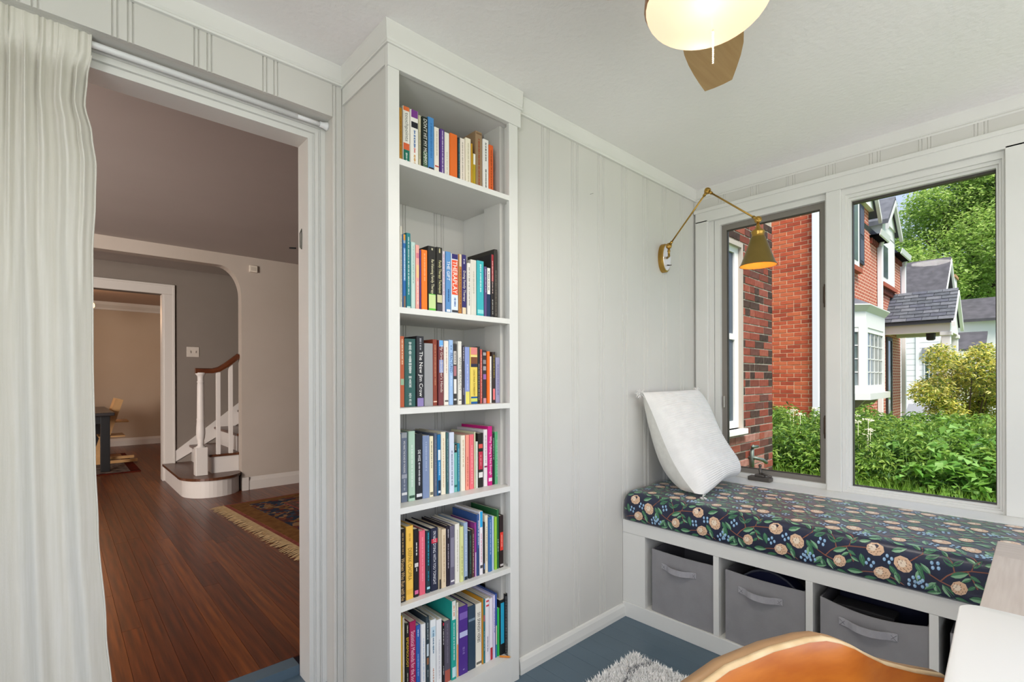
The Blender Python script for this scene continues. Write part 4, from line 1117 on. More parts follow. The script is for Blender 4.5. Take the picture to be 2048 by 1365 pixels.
for side in (1, -1):
    nv = NV if side > 0 else 40
    vs = [pil(-1 + 2 * i / NU, -1 + 2 * j / nv, side) for j in range(nv + 1) for i in range(NU + 1)]
    q = [(j * (NU + 1) + i, j * (NU + 1) + i + 1, (j + 1) * (NU + 1) + i + 1, (j + 1) * (NU + 1) + i) for j in range(nv) for i in range(NU)]
    if side < 0: q = [f[::-1] for f in q]
    if side > 0:
        b.add(vs, q)
        b.build('front_cover', M('E6E4E0', .9, .1, 'ECEAE6', 20, sheen=.3, bump=.2, bscale=300, name='white_knit'), pw)
    else:
        b2 = B(); b2.smooth = True; b2.add(vs, q); b2.build('back_cover', M('DEDCD4', .95, .1, 'E6E4DC', 40, sheen=.3, name='white_weave'), pw)
for c_, dr_, nt_ in ((TL, Vector((-.7, -.1, .35)), 60), (TR, Vector((.2, -.2, .8)), 40), (BLc, Vector((-.1, -.6, -.15)), 24)):
    q = B()
    for k in range(nt_):
        d = (dr_ + Vector((R.gauss(0, .5), R.gauss(0, .4), R.gauss(0, .5)))).normalized()
        l = .022 + R.random() * .016
        p1 = c_ + d * l * .5; p2 = c_ + d * l + Vector((0, 0, -.006))
        if p2.y > -.006: continue
        q.tube([c_, p1, p2], [.003, .0022, .0008], 5)
    q.build('corner_tuft', M('EAE8E4', .95, .05), pw)

# ================================================================== SWING ARM SCONCE
sc = thing('wall_sconce', (-.39, 0, 1.917), 'brass swing arm wall sconce with a conical shade', 'sconce')
q = B()
def oval(cx, cz, rx, rz, n=28): return [(cx + rx * math.cos(2 * PI * i / n), cz + rz * math.sin(2 * PI * i / n)) for i in range(n)]
rings = []
for (k, yy) in ((1, -.0005), (1, -.022), (.97, -.027), (.88, -.029)):
    rings.append([(x, yy, z) for x, z in oval(-.392, 1.917, .048 * k, .082 * k)])
loft(q, rings); q.build('back_plate', BRASS, sc)
q = B(); loft(q, [[(x, yy, z) for x, z in oval(-.392, 1.917, .041 * k, .073 * k)] for k, yy in ((1, -.029), (.96, -.0315))]); q.build('plate_face', M('E6DED0', .25, .5, metal=.35), sc)
B().tube([(-.392, -.031, 1.875), (-.392, -.045, 1.872)], .0032).tube([(-.392, -.045, 1.872), (-.392, -.058, 1.871)], .0022).build('switch', M('3A2A1A', .4, metal=.6), sc)
P1 = Vector((-.446 + .02, -.072, 1.968)); P1 = Vector((-.4455, -.072, 1.9665))
B().tube([(-.392, -.03, 1.915), (-.42, -.06, 1.917), (-.4455, -.072, 1.918)], .006).tube([(-.4455, -.072, 1.912), (-.4455, -.072, 1.955)], .0065).lathe([(.0085, 1.935), (.0085, 1.941)], (-.4455, -.072, 0), 12).build('stem', BRASS, sc)
P2 = Vector((-.514, -.327, 2.184)); P3 = Vector((-.535, -.580, 1.971))
ax = Vector((-.75, -.6, .25)).normalized()
def knuckle(p, r=.0155):
    k = B().lathe([(r * .8, -.010), (r, -.007), (r, .007), (r * .8, .010)], p, 16, ax)
    k.lathe([(r * .55, .010), (r * .5, .013), (r * .15, .0135)], p, 12, ax).lathe([(r * .55, -.0135), (r * .5, -.010)], p, 12, ax)
    return k.build('knuckle', BRASS, sc)
for p in (P1, P2, P3): knuckle(p)
for a, c in ((P1, P2), (P2, P3)):
    d = (c - a).normalized()
    B().tube([a + d * .012, c - d * .012], .0042, 10).tube([a + d * .012, a + d * .03], .0075, 10).tube([c - d * .03, c - d * .012], .0075, 10).build('arm', BRASS, sc)
SB = Vector((P3.x, P3.y, P3.z))
AX = Vector((.012, .004, -1)).normalized()
q = B()
q.lathe([(.006, .010), (.008, .03), (.011, .034), (.013, .042), (.026, .050), (.030, .056), (.030, .060), (.027, .066), (.027, .078), (.031, .082)], SB, 24, AX)
q.build('socket_cap', BRASS, sc)
q = B()
sp_ = [(.030, .080), (.034, .090), (.074, .205), (.080, .213), (.0805, .216)]
q.lathe(sp_, SB, 40, AX, cap=False)
q.build('shade', M('7E6A34', .32, .5, '8A7440', 7, metal=.75, name='antique_brass_shade'), sc)
q = B(); q.lathe([(.0785, .2155), (.072, .204), (.032, .091), (.004, .088)], SB, 40, AX, cap=False)
q.build('shade_lining', M('E0A044', .5, .4, name='gold_lining'), sc)
bl = B().ball(SB + AX * .135, .024, 14, (1, 1, 1.2)).build('bulb', emit('FFB050', 2.5, 'sconce_bulb'), sc)
pl = bpy.data.lights.new('sconce_light', 'POINT'); pl.energy = .35; pl.color = (1, .52, .2); pl.shadow_soft_size = .02
po = bpy.data.objects.new('sconce_light', pl); COL.objects.link(po); po.parent = sc; po.location = SB + AX * .175 - Vector(sc.location)

# ================================================================== CEILING FAN
FX, FYc = -1.752, -.918
fan = thing('ceiling_fan', (FX, FYc, CEIL), 'ceiling fan with pale wood blades and a glowing glass bowl', 'ceiling fan')
CO = M('B89070', .3, .5, metal=.8, name='rose_brass')
B().lathe([(.075, CEIL - .0005), (.075, CEIL - .03), (.05, CEIL - .05), (.03, CEIL - .06), (.03, CEIL - .07)], (FX, FYc, 0), 28).build('canopy', CO, fan)
B().lathe([(.03, 2.335), (.095, 2.325), (.105, 2.30), (.105, 2.255), (.09, 2.24), (.03, 2.238)], (FX, FYc, 0), 28).build('motor_housing', CO, fan)
WB = M('B8935E', .4, .35, 'C4A06C', 4, stretch=(1, 12, 1), name='pale_oak_blade')
for k in range(3):
    a = math.radians(21.8 + 120 * k)
    e = Vector((math.cos(a), math.sin(a), 0)); n2 = Vector((-math.sin(a), math.cos(a), 0))
    hl_ = [(.085, .045), (.12, .062), (.17, .077), (.23, .086), (.29, .086), (.35, .079), (.41, .068), (.46, .057), (.520, .042)]
    hr_ = [(.085, -.045), (.12, -.062), (.17, -.075), (.23, -.082), (.29, -.081), (.35, -.073), (.41, -.061), (.478, -.046)]
    out = hl_ + [(.510, .012), (.496, -.018)] + hr_[::-1]
    c0 = Vector((FX, FYc, 0))
    tilt = .06
    vs = [c0 + e * s + n2 * w_ + Vector((0, 0, 2.228 + w_ * tilt)) for s, w_ in out] + [c0 + e * s + n2 * w_ + Vector((0, 0, 2.234 + w_ * tilt)) for s, w_ in out]
    n = len(out)
    bl_ = B().add(vs, [tuple(range(n))[::-1], tuple(range(n, 2 * n))] + [(i, (i + 1) % n, n + (i + 1) % n, n + i) for i in range(n)]).build('blade', WB, fan)
B().lathe([(.05, 2.238), (.05, 2.205), (.135, 2.195), (.152, 2.188), (.153, 2.172), (.148, 2.168)], (FX, FYc, 0), 36).build('light_fitter', CO, fan)
q = B()
q.lathe([(.149 * math.cos(t_), 2.172 - .075 * math.sin(t_)) for t_ in [PI / 2 * i / 12 for i in range(12)]] + [(.002, 2.097)], (FX, FYc, 0), 40)
DOME = bpy.data.materials.new('lit_opal_glass'); DOME.use_nodes = True
nt = DOME.node_tree; bs = nt.nodes['Principled BSDF']
bs.inputs['Base Color'].default_value = lin('FFF2DC'); bs.inputs['Roughness'].default_value = .25
bs.inputs['Emission Color'].default_value = lin('FFEBCB'); bs.inputs['Emission Strength'].default_value = .8
tr_ = nt.nodes.new('ShaderNodeBsdfTranslucent'); tr_.inputs[0].default_value = lin('FFF4E0')
mx = nt.nodes.new('ShaderNodeMixShader'); mx.inputs[0].default_value = .55
nt.links.new(bs.outputs[0], mx.inputs[1]); nt.links.new(tr_.outputs[0], mx.inputs[2]); nt.links.new(mx.outputs[0], nt.nodes['Material Output'].inputs[0])
q.build('glass_bowl', DOME, fan)
q = B()
for i in range(18): q.ball((FX + .004, FYc - .012, 2.093 - i * .0048), .0021, 6)
q.build('pull_chain', M('F0DDB8', .3, .5, metal=.5), fan)
for dx, dy in ((-.062, -.03), (.055, .045)):
    pl = bpy.data.lights.new('fan_bulb_light', 'POINT'); pl.energy = .11; pl.color = (1, .92, .78); pl.shadow_soft_size = .03
    po = bpy.data.objects.new('fan_bulb_light', pl); COL.objects.link(po); po.parent = fan; po.location = (dx, dy, 2.145 - CEIL)

pl = bpy.data.lights.new('fan_light', 'AREA'); pl.shape = 'DISK'; pl.size = .24; pl.energy = 6; pl.color = (1, .94, .86)
po = bpy.data.objects.new('fan_light', pl); COL.objects.link(po); po.parent = fan; po.location = (0, 0, 2.090 - CEIL)

# ================================================================== CURTAIN AND ROD
RZ, RY = 2.196, .372
rod = thing('curtain_rod', (-2.9, RY, RZ), 'white tension rod spanning the top of the doorway', 'curtain rod')
WP = M('EDEDEE', .3, .4)
B().tube([(-3.74, RY, RZ), (-2.30, RY, RZ)], .0095, 14).build('tube', WP, rod)
B().tube([(-2.31, RY, RZ), (-2.215, RY, RZ)], .0078, 14).build('inner_tube', WP, rod)
B().lathe([(.010, 0), (.0105, .012), (.0145, .024), (.0165, .0295)], (-2.217, RY, RZ), 16, (1, 0, 0)).build('end_cap', WP, rod)
B().lathe([(.010, 0), (.0105, .012), (.0145, .024), (.0165, .0295)], (-3.72, RY, RZ), 16, (-1, 0, 0)).build('end_cap', WP, rod)
ct = thing('curtain', (-3.1, RY, 0), 'cream linen curtain gathered at the left of the doorway', 'curtain')
LIN = M('DCD8CC', .9, .1, 'E2DED4', 5, stretch=(30, 30, 1), bump=.25, bscale=90, sheen=.2, name='cream_linen')
def edge_x(z):
    k = [(2.23, -2.872), (2.16, -2.874), (2.10, -2.883), (2.02, -2.888), (1.94, -2.873), (1.85, -2.864), (1.75, -2.866), (1.6, -2.872), (1.3, -2.872), (1.0, -2.868), (.8, -2.862), (.5, -2.845), (.3, -2.832), (.07, -2.82)]
    for i in range(len(k) - 1):
        if z >= k[i + 1][0]:
            f = (k[i][0] - z) / (k[i][0] - k[i + 1][0]); f = f * f * (3 - 2 * f)
            return k[i][1] + f * (k[i + 1][1] - k[i][1])
    return k[-1][1]
NX, NZ = 360, 110
FRQ = [(R.random() * 6, .8 + R.random() * .5) for _ in range(30)]
def cpt(i, j, off=0):
    s = i / NX                                   # 0 right edge -> 1 left end
    f = j / NZ
    z = 2.232 - f * (2.232 - .072)
    wdt = .42 + .10 * f
    x = edge_x(z) * (1 - min(1, s * 3)) + (-2.868 + .045 * f * f) * min(1, s * 3) - s * wdt
    t1 = s * 12 * 2 * PI + 1.1 * math.sin(s * 17) + .5 * f
    t2 = s * 5.3 * 2 * PI + .8 + 1.3 * f
    top = max(0, 1 - f * 2.6)
    def fold(p):                                  # rounded pleat: wide crest, narrow valley
        c = math.sin(p); return (c + .35 * math.sin(2 * p + .7)) * .75
    y = RY + .002 + .021 * top * fold(t1) + (.006 + .013 * (1 - top)) * fold(t2) + .004 * (1 - top) * math.sin(t1 * .66 + 2 * f)
    ph = s * 30 * 2 * PI + 2 * math.sin(s * 31)
    hz = RZ - .04
    hy = RY - .0165 - .0035 * abs(math.sin(ph * .5)) - .002 * math.sin(ph * .83)
    if z > hz:                                    # gathered rod pocket and ruffle
        y = hy
        if z > RZ + .018: z += .006 * math.sin(ph * .5)
    else:
        t_ = min(1, (hz - z) / .06); t_ = t_ * t_ * (3 - 2 * t_)
        y = hy * (1 - t_) + y * t_
    return (x + .003 * top * math.sin(t1), min(y, .391), z)
b = B(); b.smooth = True
vs = [cpt(i, j) for j in range(NZ + 1) for i in range(NX + 1)]
b.add(vs, [(j * (NX + 1) + i, (j + 1) * (NX + 1) + i, (j + 1) * (NX + 1) + i + 1, j * (NX + 1) + i + 1) for j in range(NZ) for i in range(NX)])
pn = b.build('panel', LIN, ct)
q = B()
q.tube([(p[0], p[1] - .002, p[2]) for p in [cpt(0, j) for j in range(4, NZ + 1)]], .0022, 6)
q.build('side_hem', LIN, ct)

# ================================================================== FOREGROUND: desk, white board, chair, rug
DSK = M('B4A8A0', .55, .3, 'C2B8B0', 4, stretch=(1, 18, 1), name='whitewashed_wood')
ds = thing('desk', (-1.5, -1.7, 0), 'whitewashed wood desk in front of the bench', 'desk')
bx('end_board', M('AFA49C', .55, .3, 'BDB3AB', 4, stretch=(18, 1, 1)), ds, -1.058, -.89, -2.0, -1.392, .715, .74, r=.002)
for i in range(4):
    y1 = -1.392 - i * .152
    bx('top_plank', DSK, ds, -2.0, -1.0595, y1 - .1512, y1, .715, .74, r=.0015)
for x in (-.95, -1.95):
    for y in (-1.45, -1.95): bx('leg', DSK, ds, x - .03, x + .03, y - .03, y + .03, 0, .715, r=.003)
for y in (-1.43, -1.97): bx('apron', DSK, ds, -1.92, -.98, y - .01, y + .01, .63, .715)
wb_ = thing('white_board', (-1.8, -1.6, .74), 'white board with a rounded corner lying on the desk', 'board')
pts = []
x0, x1, y0, y1, r_ = -2.12, -1.566, -1.95, -1.366, .035
for cx, cy, a0 in ((x1 - r_, y1 - r_, 0), (x0 + r_, y1 - r_, PI / 2), (x0 + r_, y0 + r_, PI), (x1 - r_, y0 + r_, 1.5 * PI)):
    for k in range(9):
        a = a0 + k / 8 * PI / 2
        pts.append((cx + r_ * math.cos(a), cy + r_ * math.sin(a)))
ca_, sa_ = math.cos(math.radians(2.1)), math.sin(math.radians(2.1))
pts = [(x1 + (x - x1) * ca_ - (y - y1) * sa_, y1 + (x - x1) * sa_ + (y - y1) * ca_) for x, y in pts]
WHT = M('E6E6E6', .35, .35)
q = B(); q.smooth = False
loft(q, [[(x, y, .7405) for x, y in pts], [(x, y, .757) for x, y in pts]])
q.build('slab', WHT, wb_)
q = B(); q.smooth = True
sc_ = lambda k, z: [((x0 + x1) / 2 + (x - (x0 + x1) / 2) * k, (y0 + y1) / 2 + (y - (y0 + y1) / 2) * k, z) for x, y in pts]
loft(q, [sc_(1, .757), sc_(.997, .7605), sc_(.990, .762)])
q.build('rounded_edge', WHT, wb_)

chr_ = thing('chair', (-2.0, -1.45, 0), 'orange brown bent plywood chair tucked against the desk', 'chair')
ORG_ = M('B4601E', .28, .45, 'C87428', 5, stretch=(2, 2, 9), coat=.4, name='orange_plywood')
EDG = M('E2C8A0', .4, .3, 'D2B488', 30, name='ply_edge')
TAN = M('94714E', .45, .3, 'A27E58', 8, name='ply_back')
rim = [(-2.36, -1.12, .70), (-2.27, -1.135, .745), (-2.17, -1.158, .763), (-2.065, -1.187, .765), (-1.985, -1.218, .764), (-1.955, -1.236, .763), (-1.935, -1.252, .757), (-1.905, -1.267, .742), (-1.868, -1.280, .719), (-1.82, -1.298, .692), (-1.76, -1.33, .668), (-1.70, -1.37, .650)]
inn = Vector((-.38, -1, 0)).normalized()
def shell(off, flare):
    vs = []
    for (x, y, z) in rim:
        for k in range(9):
            f = k / 8
            zz = z - f * (z - .46)
            p = Vector((x, y, zz)) + inn * (.10 * f ** 1.3 + off) - inn * flare * (1 - f) ** 6
            vs.append(p)
    return vs
nr = len(rim)
def grid(vs, flip=False):
    fs = [(i * 9 + k, i * 9 + k + 1, (i + 1) * 9 + k + 1, (i + 1) * 9 + k) for i in range(nr - 1) for k in range(8)]
    return [f[::-1] for f in fs] if flip else fs
va, vb = shell(.0, .012), shell(-.034, .012)
q = B(); q.smooth = True; q.add(va, grid(va)); q.build('back_shell_inner', ORG_, chr_)
q = B(); q.smooth = True; q.add(vb, grid(vb, True)); q.build('back_shell_outer', TAN, chr_)
q = B()
top = [va[i * 9] for i in range(nr)]; tob = [vb[i * 9] for i in range(nr)]
q.smooth = True
rg_ = []
for i in range(nr):
    a, c = Vector(top[i]), Vector(tob[i])
    rg_.append([a + Vector((0, 0, -.002)), a + Vector((0, 0, .002)), a * .85 + c * .15 + Vector((0, 0, .0045)), a * .7 + c * .3 + Vector((0, 0, .0052)), a * .7 + c * .3 + Vector((0, 0, -.002))])
loft(q, rg_); q.build('ply_rim', EDG, chr_)
q = B()
rg_ = []
for i in range(nr):
    a, c = Vector(top[i]), Vector(tob[i])
    rg_.append([a * .7 + c * .3 + Vector((0, 0, .0050)), a * .3 + c * .7 + Vector((0, 0, .0046)), c + Vector((0, 0, .002)), c + Vector((0, 0, -.004)), a * .7 + c * .3 + Vector((0, 0, -.004))])
q.smooth = True
loft(q, rg_); q.build('rim_veneer', TAN, chr_)
q = B()
q.bevbox(-2.28, -1.80, -1.66, -1.24, .44, .458, r=.006); q.build('seat', ORG_, chr_)
for x, y in ((-2.22, -1.29), (-1.86, -1.29), (-2.22, -1.61), (-1.86, -1.61)):
    B().tube([(x, y, .44), (x + (.03 if x > -2 else -.03), y + (.03 if y > -1.4 else -.03), .0)], [.016, .011], 10).build('leg', M('8A5A34', .4, .35), chr_)

fr_ = thing('shag_rug', (-1.7, -1.1, 0), 'fluffy white shag rug with a grey line on the blue floor', 'rug')
bx('backing', M('EEEDEA', .95, .05), fr_, -2.4, -1.105, -1.9, -.272, .001, .012)
nb = 42000
rs = np.random.RandomState(5)
q = B(); gl = B()
for k in range(nb):
    if k < 34000: x, y = -1.62 + rs.rand() * .53, -.95 + rs.rand() * .69
    else: x, y = -2.41 + rs.rand() * 1.31, -1.9 + rs.rand() * 1.64
    ln = .012 + rs.rand() * .010; a = rs.rand() * 6.283; lean = .008 + rs.rand() * .014
    dx, dy = math.cos(a), math.sin(a)
    wv = .0026 + rs.rand() * .002
    px_, py_ = -dy * wv, dx * wv
    tri = [(x - px_, y - py_, .01), (x + px_, y + py_, .01), (x + dx * lean, y + dy * lean, .01 + ln)]
    stripe = abs(y - (-.345 + .015 * math.sin(x * 25))) < .008
    (gl if stripe else q).add(tri, [(0, 1, 2)])
p_ = q.build('white_pile', M('F0EFED', .95, .05, 'F6F5F3', 30), fr_); p_['kind'] = 'stuff'
p_ = gl.build('grey_line_pile', M('8A8A8E', .95, .05), fr_); p_['kind'] = 'stuff'
# ================================================================== OUTSIDE
GR = M('5C7A2C', .95, .05, '7A9440', 3, name='lawn')
g = B()
g.add([(.14, -14, -.0), (9, -14, 0), (9, 16, 0), (.14, 16, 0)], [(0, 1, 2, 3)])
g.add([(9, -14, 0), (14, -14, -.7), (14, 16, -.7), (9, 16, 0)], [(0, 1, 2, 3)])
g.add([(14, -14, -.7), (90, -14, -.7), (90, 40, -.7), (14, 40, -.7)], [(0, 1, 2, 3)])
g.add([(-40, -40, -.02), (90, -40, -.02), (90, -14, -.02), (-40, -14, -.02)], [(0, 1, 2, 3)])
g.add([(-40, -14, -.02), (-4.75, -14, -.02), (-4.75, 16, -.02), (-40, 16, -.02)], [(0, 1, 2, 3)])
g.add([(-4.75, -14, -.02), (.14, -14, -.02), (.14, -3.2, -.02), (-4.75, -3.2, -.02)], [(0, 1, 2, 3)])
struct(g.build('ground_outside', GR), 'grassy ground outside the sunroom', 'ground')
pt = B().box(-12, .14, -11, -3.21, -.02, -.005).box(-12, -4.75, -3.21, 9, -.02, -.005).build('neutral_bounce_ground', M('B4AEA4', .9, .1, 'A8A298', 3))  # unseen pale paving, added to cut green bounce from the lawn
struct(pt, 'pale ground added out of view to keep green bounce out of the sunroom', 'neutral_bounce_ground')

BMESH = {}
def brick_run(parent, org, ax_, L, z0, z1, ch, bl_, depth, shades, mortar, hole=None, seed=1, limit=300, headers=.12, quoin=None):
    """running bond along axis ax_ ('x' or 'y'), outer face normal = -other axis"""
    rb = random.Random(seed)
    n = 0
    rows = int((z1 - z0) / ch)
    P0 = ORG.get(parent.name)
    for r in range(rows):
        z = z0 + r * ch
        s = 0 if r % 2 == 0 else bl_ / 2
        cuts = [0.0]
        if s: cuts.append(s)
        p = s
        while p < L - .001:
            p2 = p + bl_
            if rb.random() < headers: cuts.append(min(p + bl_ / 2, L))
            cuts.append(min(p2, L)); p = p2
        for a, c in zip(cuts[:-1], cuts[1:]):
            if c - a < .03 or n >= limit: continue
            if hole and a < hole[1] - .03 and c > hole[0] + .03 and z + ch > hole[2] + .01 and z < hole[3] - .01:
                if a < hole[0] - .04: c = hole[0]
                elif c > hole[1] + .04: a = hole[1]
                else: continue
            if c - a < .03: continue
            ln = round(c - a - mortar, 3)
            m = shades(rb, ln, z)
            pj = rb.choice((0, .0015, .003))
            key = (ln, ax_, m.name, pj, ch)
            if key not in BMESH:
                q = B()
                if ax_ == 'x': q.bevbox(0, ln, -pj, depth, 0, ch - mortar, r=.0025)
                else: q.bevbox(-pj, depth, 0, ln, 0, ch - mortar, r=.0025)
                me = bpy.data.meshes.new('brick'); me.from_pydata(q.v, [], q.f); me.materials.append(m); me.update(); BMESH[key] = me
            w_ = (org[0] + a + mortar / 2, org[1], z + mortar / 2) if ax_ == 'x' else (org[0], org[1] + a + mortar / 2, z + mortar / 2)
            link('brick', BMESH[key], parent, Vector(w_) - P0); n += 1
    return n
# ---- our own brick wall beyond the sunroom
MO1 = M('BCB0A2', .9, .05, 'A4988A', 20)
we = B().box(.141, .6, .304, .42, 0, 3.4).box(1.437, 2.152, .304, .42, 0, 3.4).box(.6, 1.437, .304, .42, 0, .79).box(.6, 1.437, .304, .42, 2.4, 3.4).build('wall_exterior', MO1)
struct(we, 'weathered dark red brick house wall just outside the casement window', 'wall')
D1 = [M(a, .85, .1, b_, 25, bump=.3, bscale=120, name='old_brick') for a, b_ in (('7E4034', '8E4C3E'), ('8A4A3C', '985848'), ('6E3A30', '7C463A'), ('94564A', '86483C'), ('5E3A34', '6E4840'))]
D2 = [M(a, .85, .1, b_, 25, bump=.3, bscale=120, name='burnt_brick') for a, b_ in (('43342F', '54413A'), ('4E3E38', '3A2E2A'))]
D3 = [M(a, .85, .1, b_, 18, bump=.3, bscale=120, name='limed_brick') for a, b_ in (('96645A', 'AC8074'), ('A07468', '8E5A4E'))]
def sh1(rb, ln, z):
    if ln < .12 and rb.random() < .65: return rb.choice(D2)
    if z < .72 and rb.random() < .5: return rb.choice(D3)
    return rb.choice(D1) if rb.random() < .85 else rb.choice(D2)
brick_run(we, (.98, .30, 0), 'x', 2.155 - .98, .16, 2.72, .0705, .214, .1, sh1, .011, hole=(-.5, 1.437 - .98, .79, 2.40), seed=4, limit=290, headers=.2)
ow = thing('window_11', (1.1, .33, .79), 'white window in the weathered brick wall outside', 'window', kind='structure')
OF = M('ECEAE6', .5, .2)
B().box(1.405, 1.437, .285, .40, .79, 2.40).box(.6, 1.405, .285, .40, 2.36, 2.40).box(.6, .63, .285, .40, .79, 2.36).build('window_frame', M('B4AAA0', .7, .1), ow)
B().box(1.33, 1.405, .315, .36, .80, 2.36).box(.63, 1.33, .315, .36, 2.31, 2.36).box(.63, 1.33, .315, .36, .80, .86).box(.63, .67, .315, .36, .86, 2.31).box(.67, 1.33, .315, .36, 1.56, 1.61).build('sash', OF, ow)
bx('pane', M('48525E', .25, .25, name='dark_glass'), ow, .67, 1.33, .33, .334, .86, 2.31)
bx('sill', OF, ow, .58, 1.465, .255, .40, .745, .79, r=.004)
fc = thing('water_spigot', (1.61, .30, .5), 'verdigris metal water spigot on the weathered brick wall', 'spigot')
VG = M('5A6660', .5, .4, '6E7A72', 20, metal=.5)
B().tube([(1.58, .27, .42), (1.58, .27, .60)], .018).tube([(1.58, .30, .52), (1.58, .24, .52), (1.63, .20, .505), (1.67, .18, .475)], .015).build('pipe', VG, fc)
B().tube([(1.55, .26, .62), (1.63, .24, .62)], .012).tube([(1.58, .27, .60), (1.585, .26, .635)], .010).build('handle', VG, fc)

# ---- neighbouring brick house
hs = thing('brick_house', (9.4, 1.0, 0), 'red brick neighbouring house with bay window, dormers and small porch', 'house')
MO2 = M('DCB694', .9, .05, 'D0A886', 20)
sw_ = B().box(6.004, 6.3, .996, 1.744, 0, 4.9).build('side_wall', MO2, hs)
E1 = [M(a, .85, .1, b_, 18, name='red_brick') for a, b_ in (('B4553A', 'BE6042'), ('AC4E36', 'B85A3E'), ('BC6040', 'C46A48'), ('A44C36', '9C4632'))]
brick_run(sw_, (6.0, .992, 0), 'y', .75, .36, 4.74, .0677, .213, .1, lambda rb, ln, z: rb.choice(E1), .0115, seed=8, limit=298, headers=.05)
BM = brickmat('B8624A', 'AC5842', 'E2C0AA', sw='xz')
BMy = brickmat('B4573C', 'A84E38', 'C49C7C', sw='yz')
B().box(6.0, 6.3, 1.7445, 5, .0, 4.9).build('side_wall_far', BMy, hs)
def ch_off(b): return b
fwl = B().box(6.1, 12.9, .99, 1.3, -.4, 4.27).box(6.3, 9.55, .99, 1.3, 4.27, 4.72).build('front_wall', BM, hs)
HWt = M('E2E2E0', .55, .2)
HWs = M('D4D4D2', .6, .2)
DSP = M('E4E4E8', .4, .3)
for (x, y, n0) in ((5.947, .972, 0), (10.32, .935, 0), (13.0, .935, 0)):
    B().bevbox(x - .05, x + .05, y - .045, y + .045, .1, 4.1, r=.008).tube([(x, y, 4.08), (x, y - .03, 4.2), (x, y - .10, 4.3)], .045, 8).build('downspout', DSP, hs)
# upper window and shutter
B().box(7.2, 8.5, .93, 1.0, 3.36, 4.69).build('window_casing', HWt, hs)
bx('window_pane', M('5E6A78', .1, .5), hs, 7.32, 8.38, .925, .93, 3.48, 4.6)
bx('brick_sill', M('A0523C', .85), hs, 7.1, 8.62, .90, 1.0, 3.27, 3.36)
SHT = M('2A2E3A', .5, .3)
s_ = bx('shutter', SHT, hs, 8.64, 9.02, .955, .99, 3.5, 4.68)
for z0, z1 in ((3.56, 3.98), (4.08, 4.6)): bx('shutter_panel', M('4A5060', .5, .3), s_, 8.69, 8.97, .95, .955, z0, z1)
# white gables over the facade
SHG = M('5C5E64', .9, .1, '6C6E74', 6, name='asphalt_shingle')
def gable(x0, x1, zb, zt, yf, nm):
    xm = (x0 + x1) / 2
    B().prism([(x0, zb), (x1, zb), (xm, zt)], 'y', yf, yf + .25).build('gable_face', HWt, hs)
    b_ = B()
    t = .07; o = .12
    sl = (zt - zb) / (xm - x0)
    for sx in (-1, 1):
        xe = x0 - o if sx < 0 else x1 + o
        b_.prism([(xm, zt), (xm, zt + t * 1.4), (xe, zb - o * sl + t * 1.4), (xe, zb - o * sl)], 'y', yf - .10, yf + 2.6)
    b_.build('gable_roof', SHG, hs)
    b_ = B()
    for sx in (-1, 1):
        xe = x0 - o if sx < 0 else x1 + o
        b_.prism([(xm, zt - .12), (xm, zt), (xe, zb - o * sl), (xe, zb - o * sl - .12)], 'y', yf - .11, yf - .05)
    b_.build('rake_board', HWs, hs)
gable(6.35, 9.6, 4.72, 6.5, .90, 1)
gable(10.5, 11.85, 4.72, 5.30, .90, 2)
# dormer two body
dm = B().box(10.5, 11.85, .93, 1.2, 3.36, 4.72).build('dormer_wall', HWt, hs)
bx('window_pane', M('4A5260', .1, .5), hs, 10.62, 11.05, .92, .93, 3.5, 4.2)
for z in (4.45,): bx('siding_line', M('9A9A9A', .7), dm, 10.48, 11.87, .925, .93, z, z + .02)
bx('brick_sill', M('A0523C', .85), hs, 10.45, 11.95, .89, 1.0, 3.27, 3.36)
for k in range(9): bx('dentil', M('6A3A2E', .85), hs, 10.48 + k * .16, 10.56 + k * .16, .93, .99, 3.14, 3.26)
# eave boxes with gutters
for x0, x1 in ((9.62, 10.5), (11.85, 13.05)):
    B().box(x0, x1, .82, .99, 4.20, 4.24).build('soffit', HWs, hs)
    B().prism([(.82, 4.20), (.80, 4.22), (.775, 4.33), (.79, 4.33), (.81, 4.24), (.99, 4.24), (.99, 4.20)], 'x', x0, x1).build('gutter', HWt, hs)
    for k in range(int((x1 - x0) / .16)): bx('dentil', M('7E3E2E', .85), hs, x0 + .04 + k * .16, x0 + .12 + k * .16, .95, .99, 4.08, 4.19)
B().add([(6.1, 1.0, 4.28), (13.05, 1.0, 4.28), (13.05, 3.2, 6.4), (6.1, 3.2, 6.4), (6.1, .95, 4.36), (13.05, .95, 4.36), (13.05, 3.2, 6.5), (6.1, 3.2, 6.5)], [(0, 3, 2, 1), (4, 5, 6, 7), (0, 1, 5, 4), (1, 2, 6, 5), (2, 3, 7, 6), (3, 0, 4, 7)]).build('main_roof', SHG, hs)
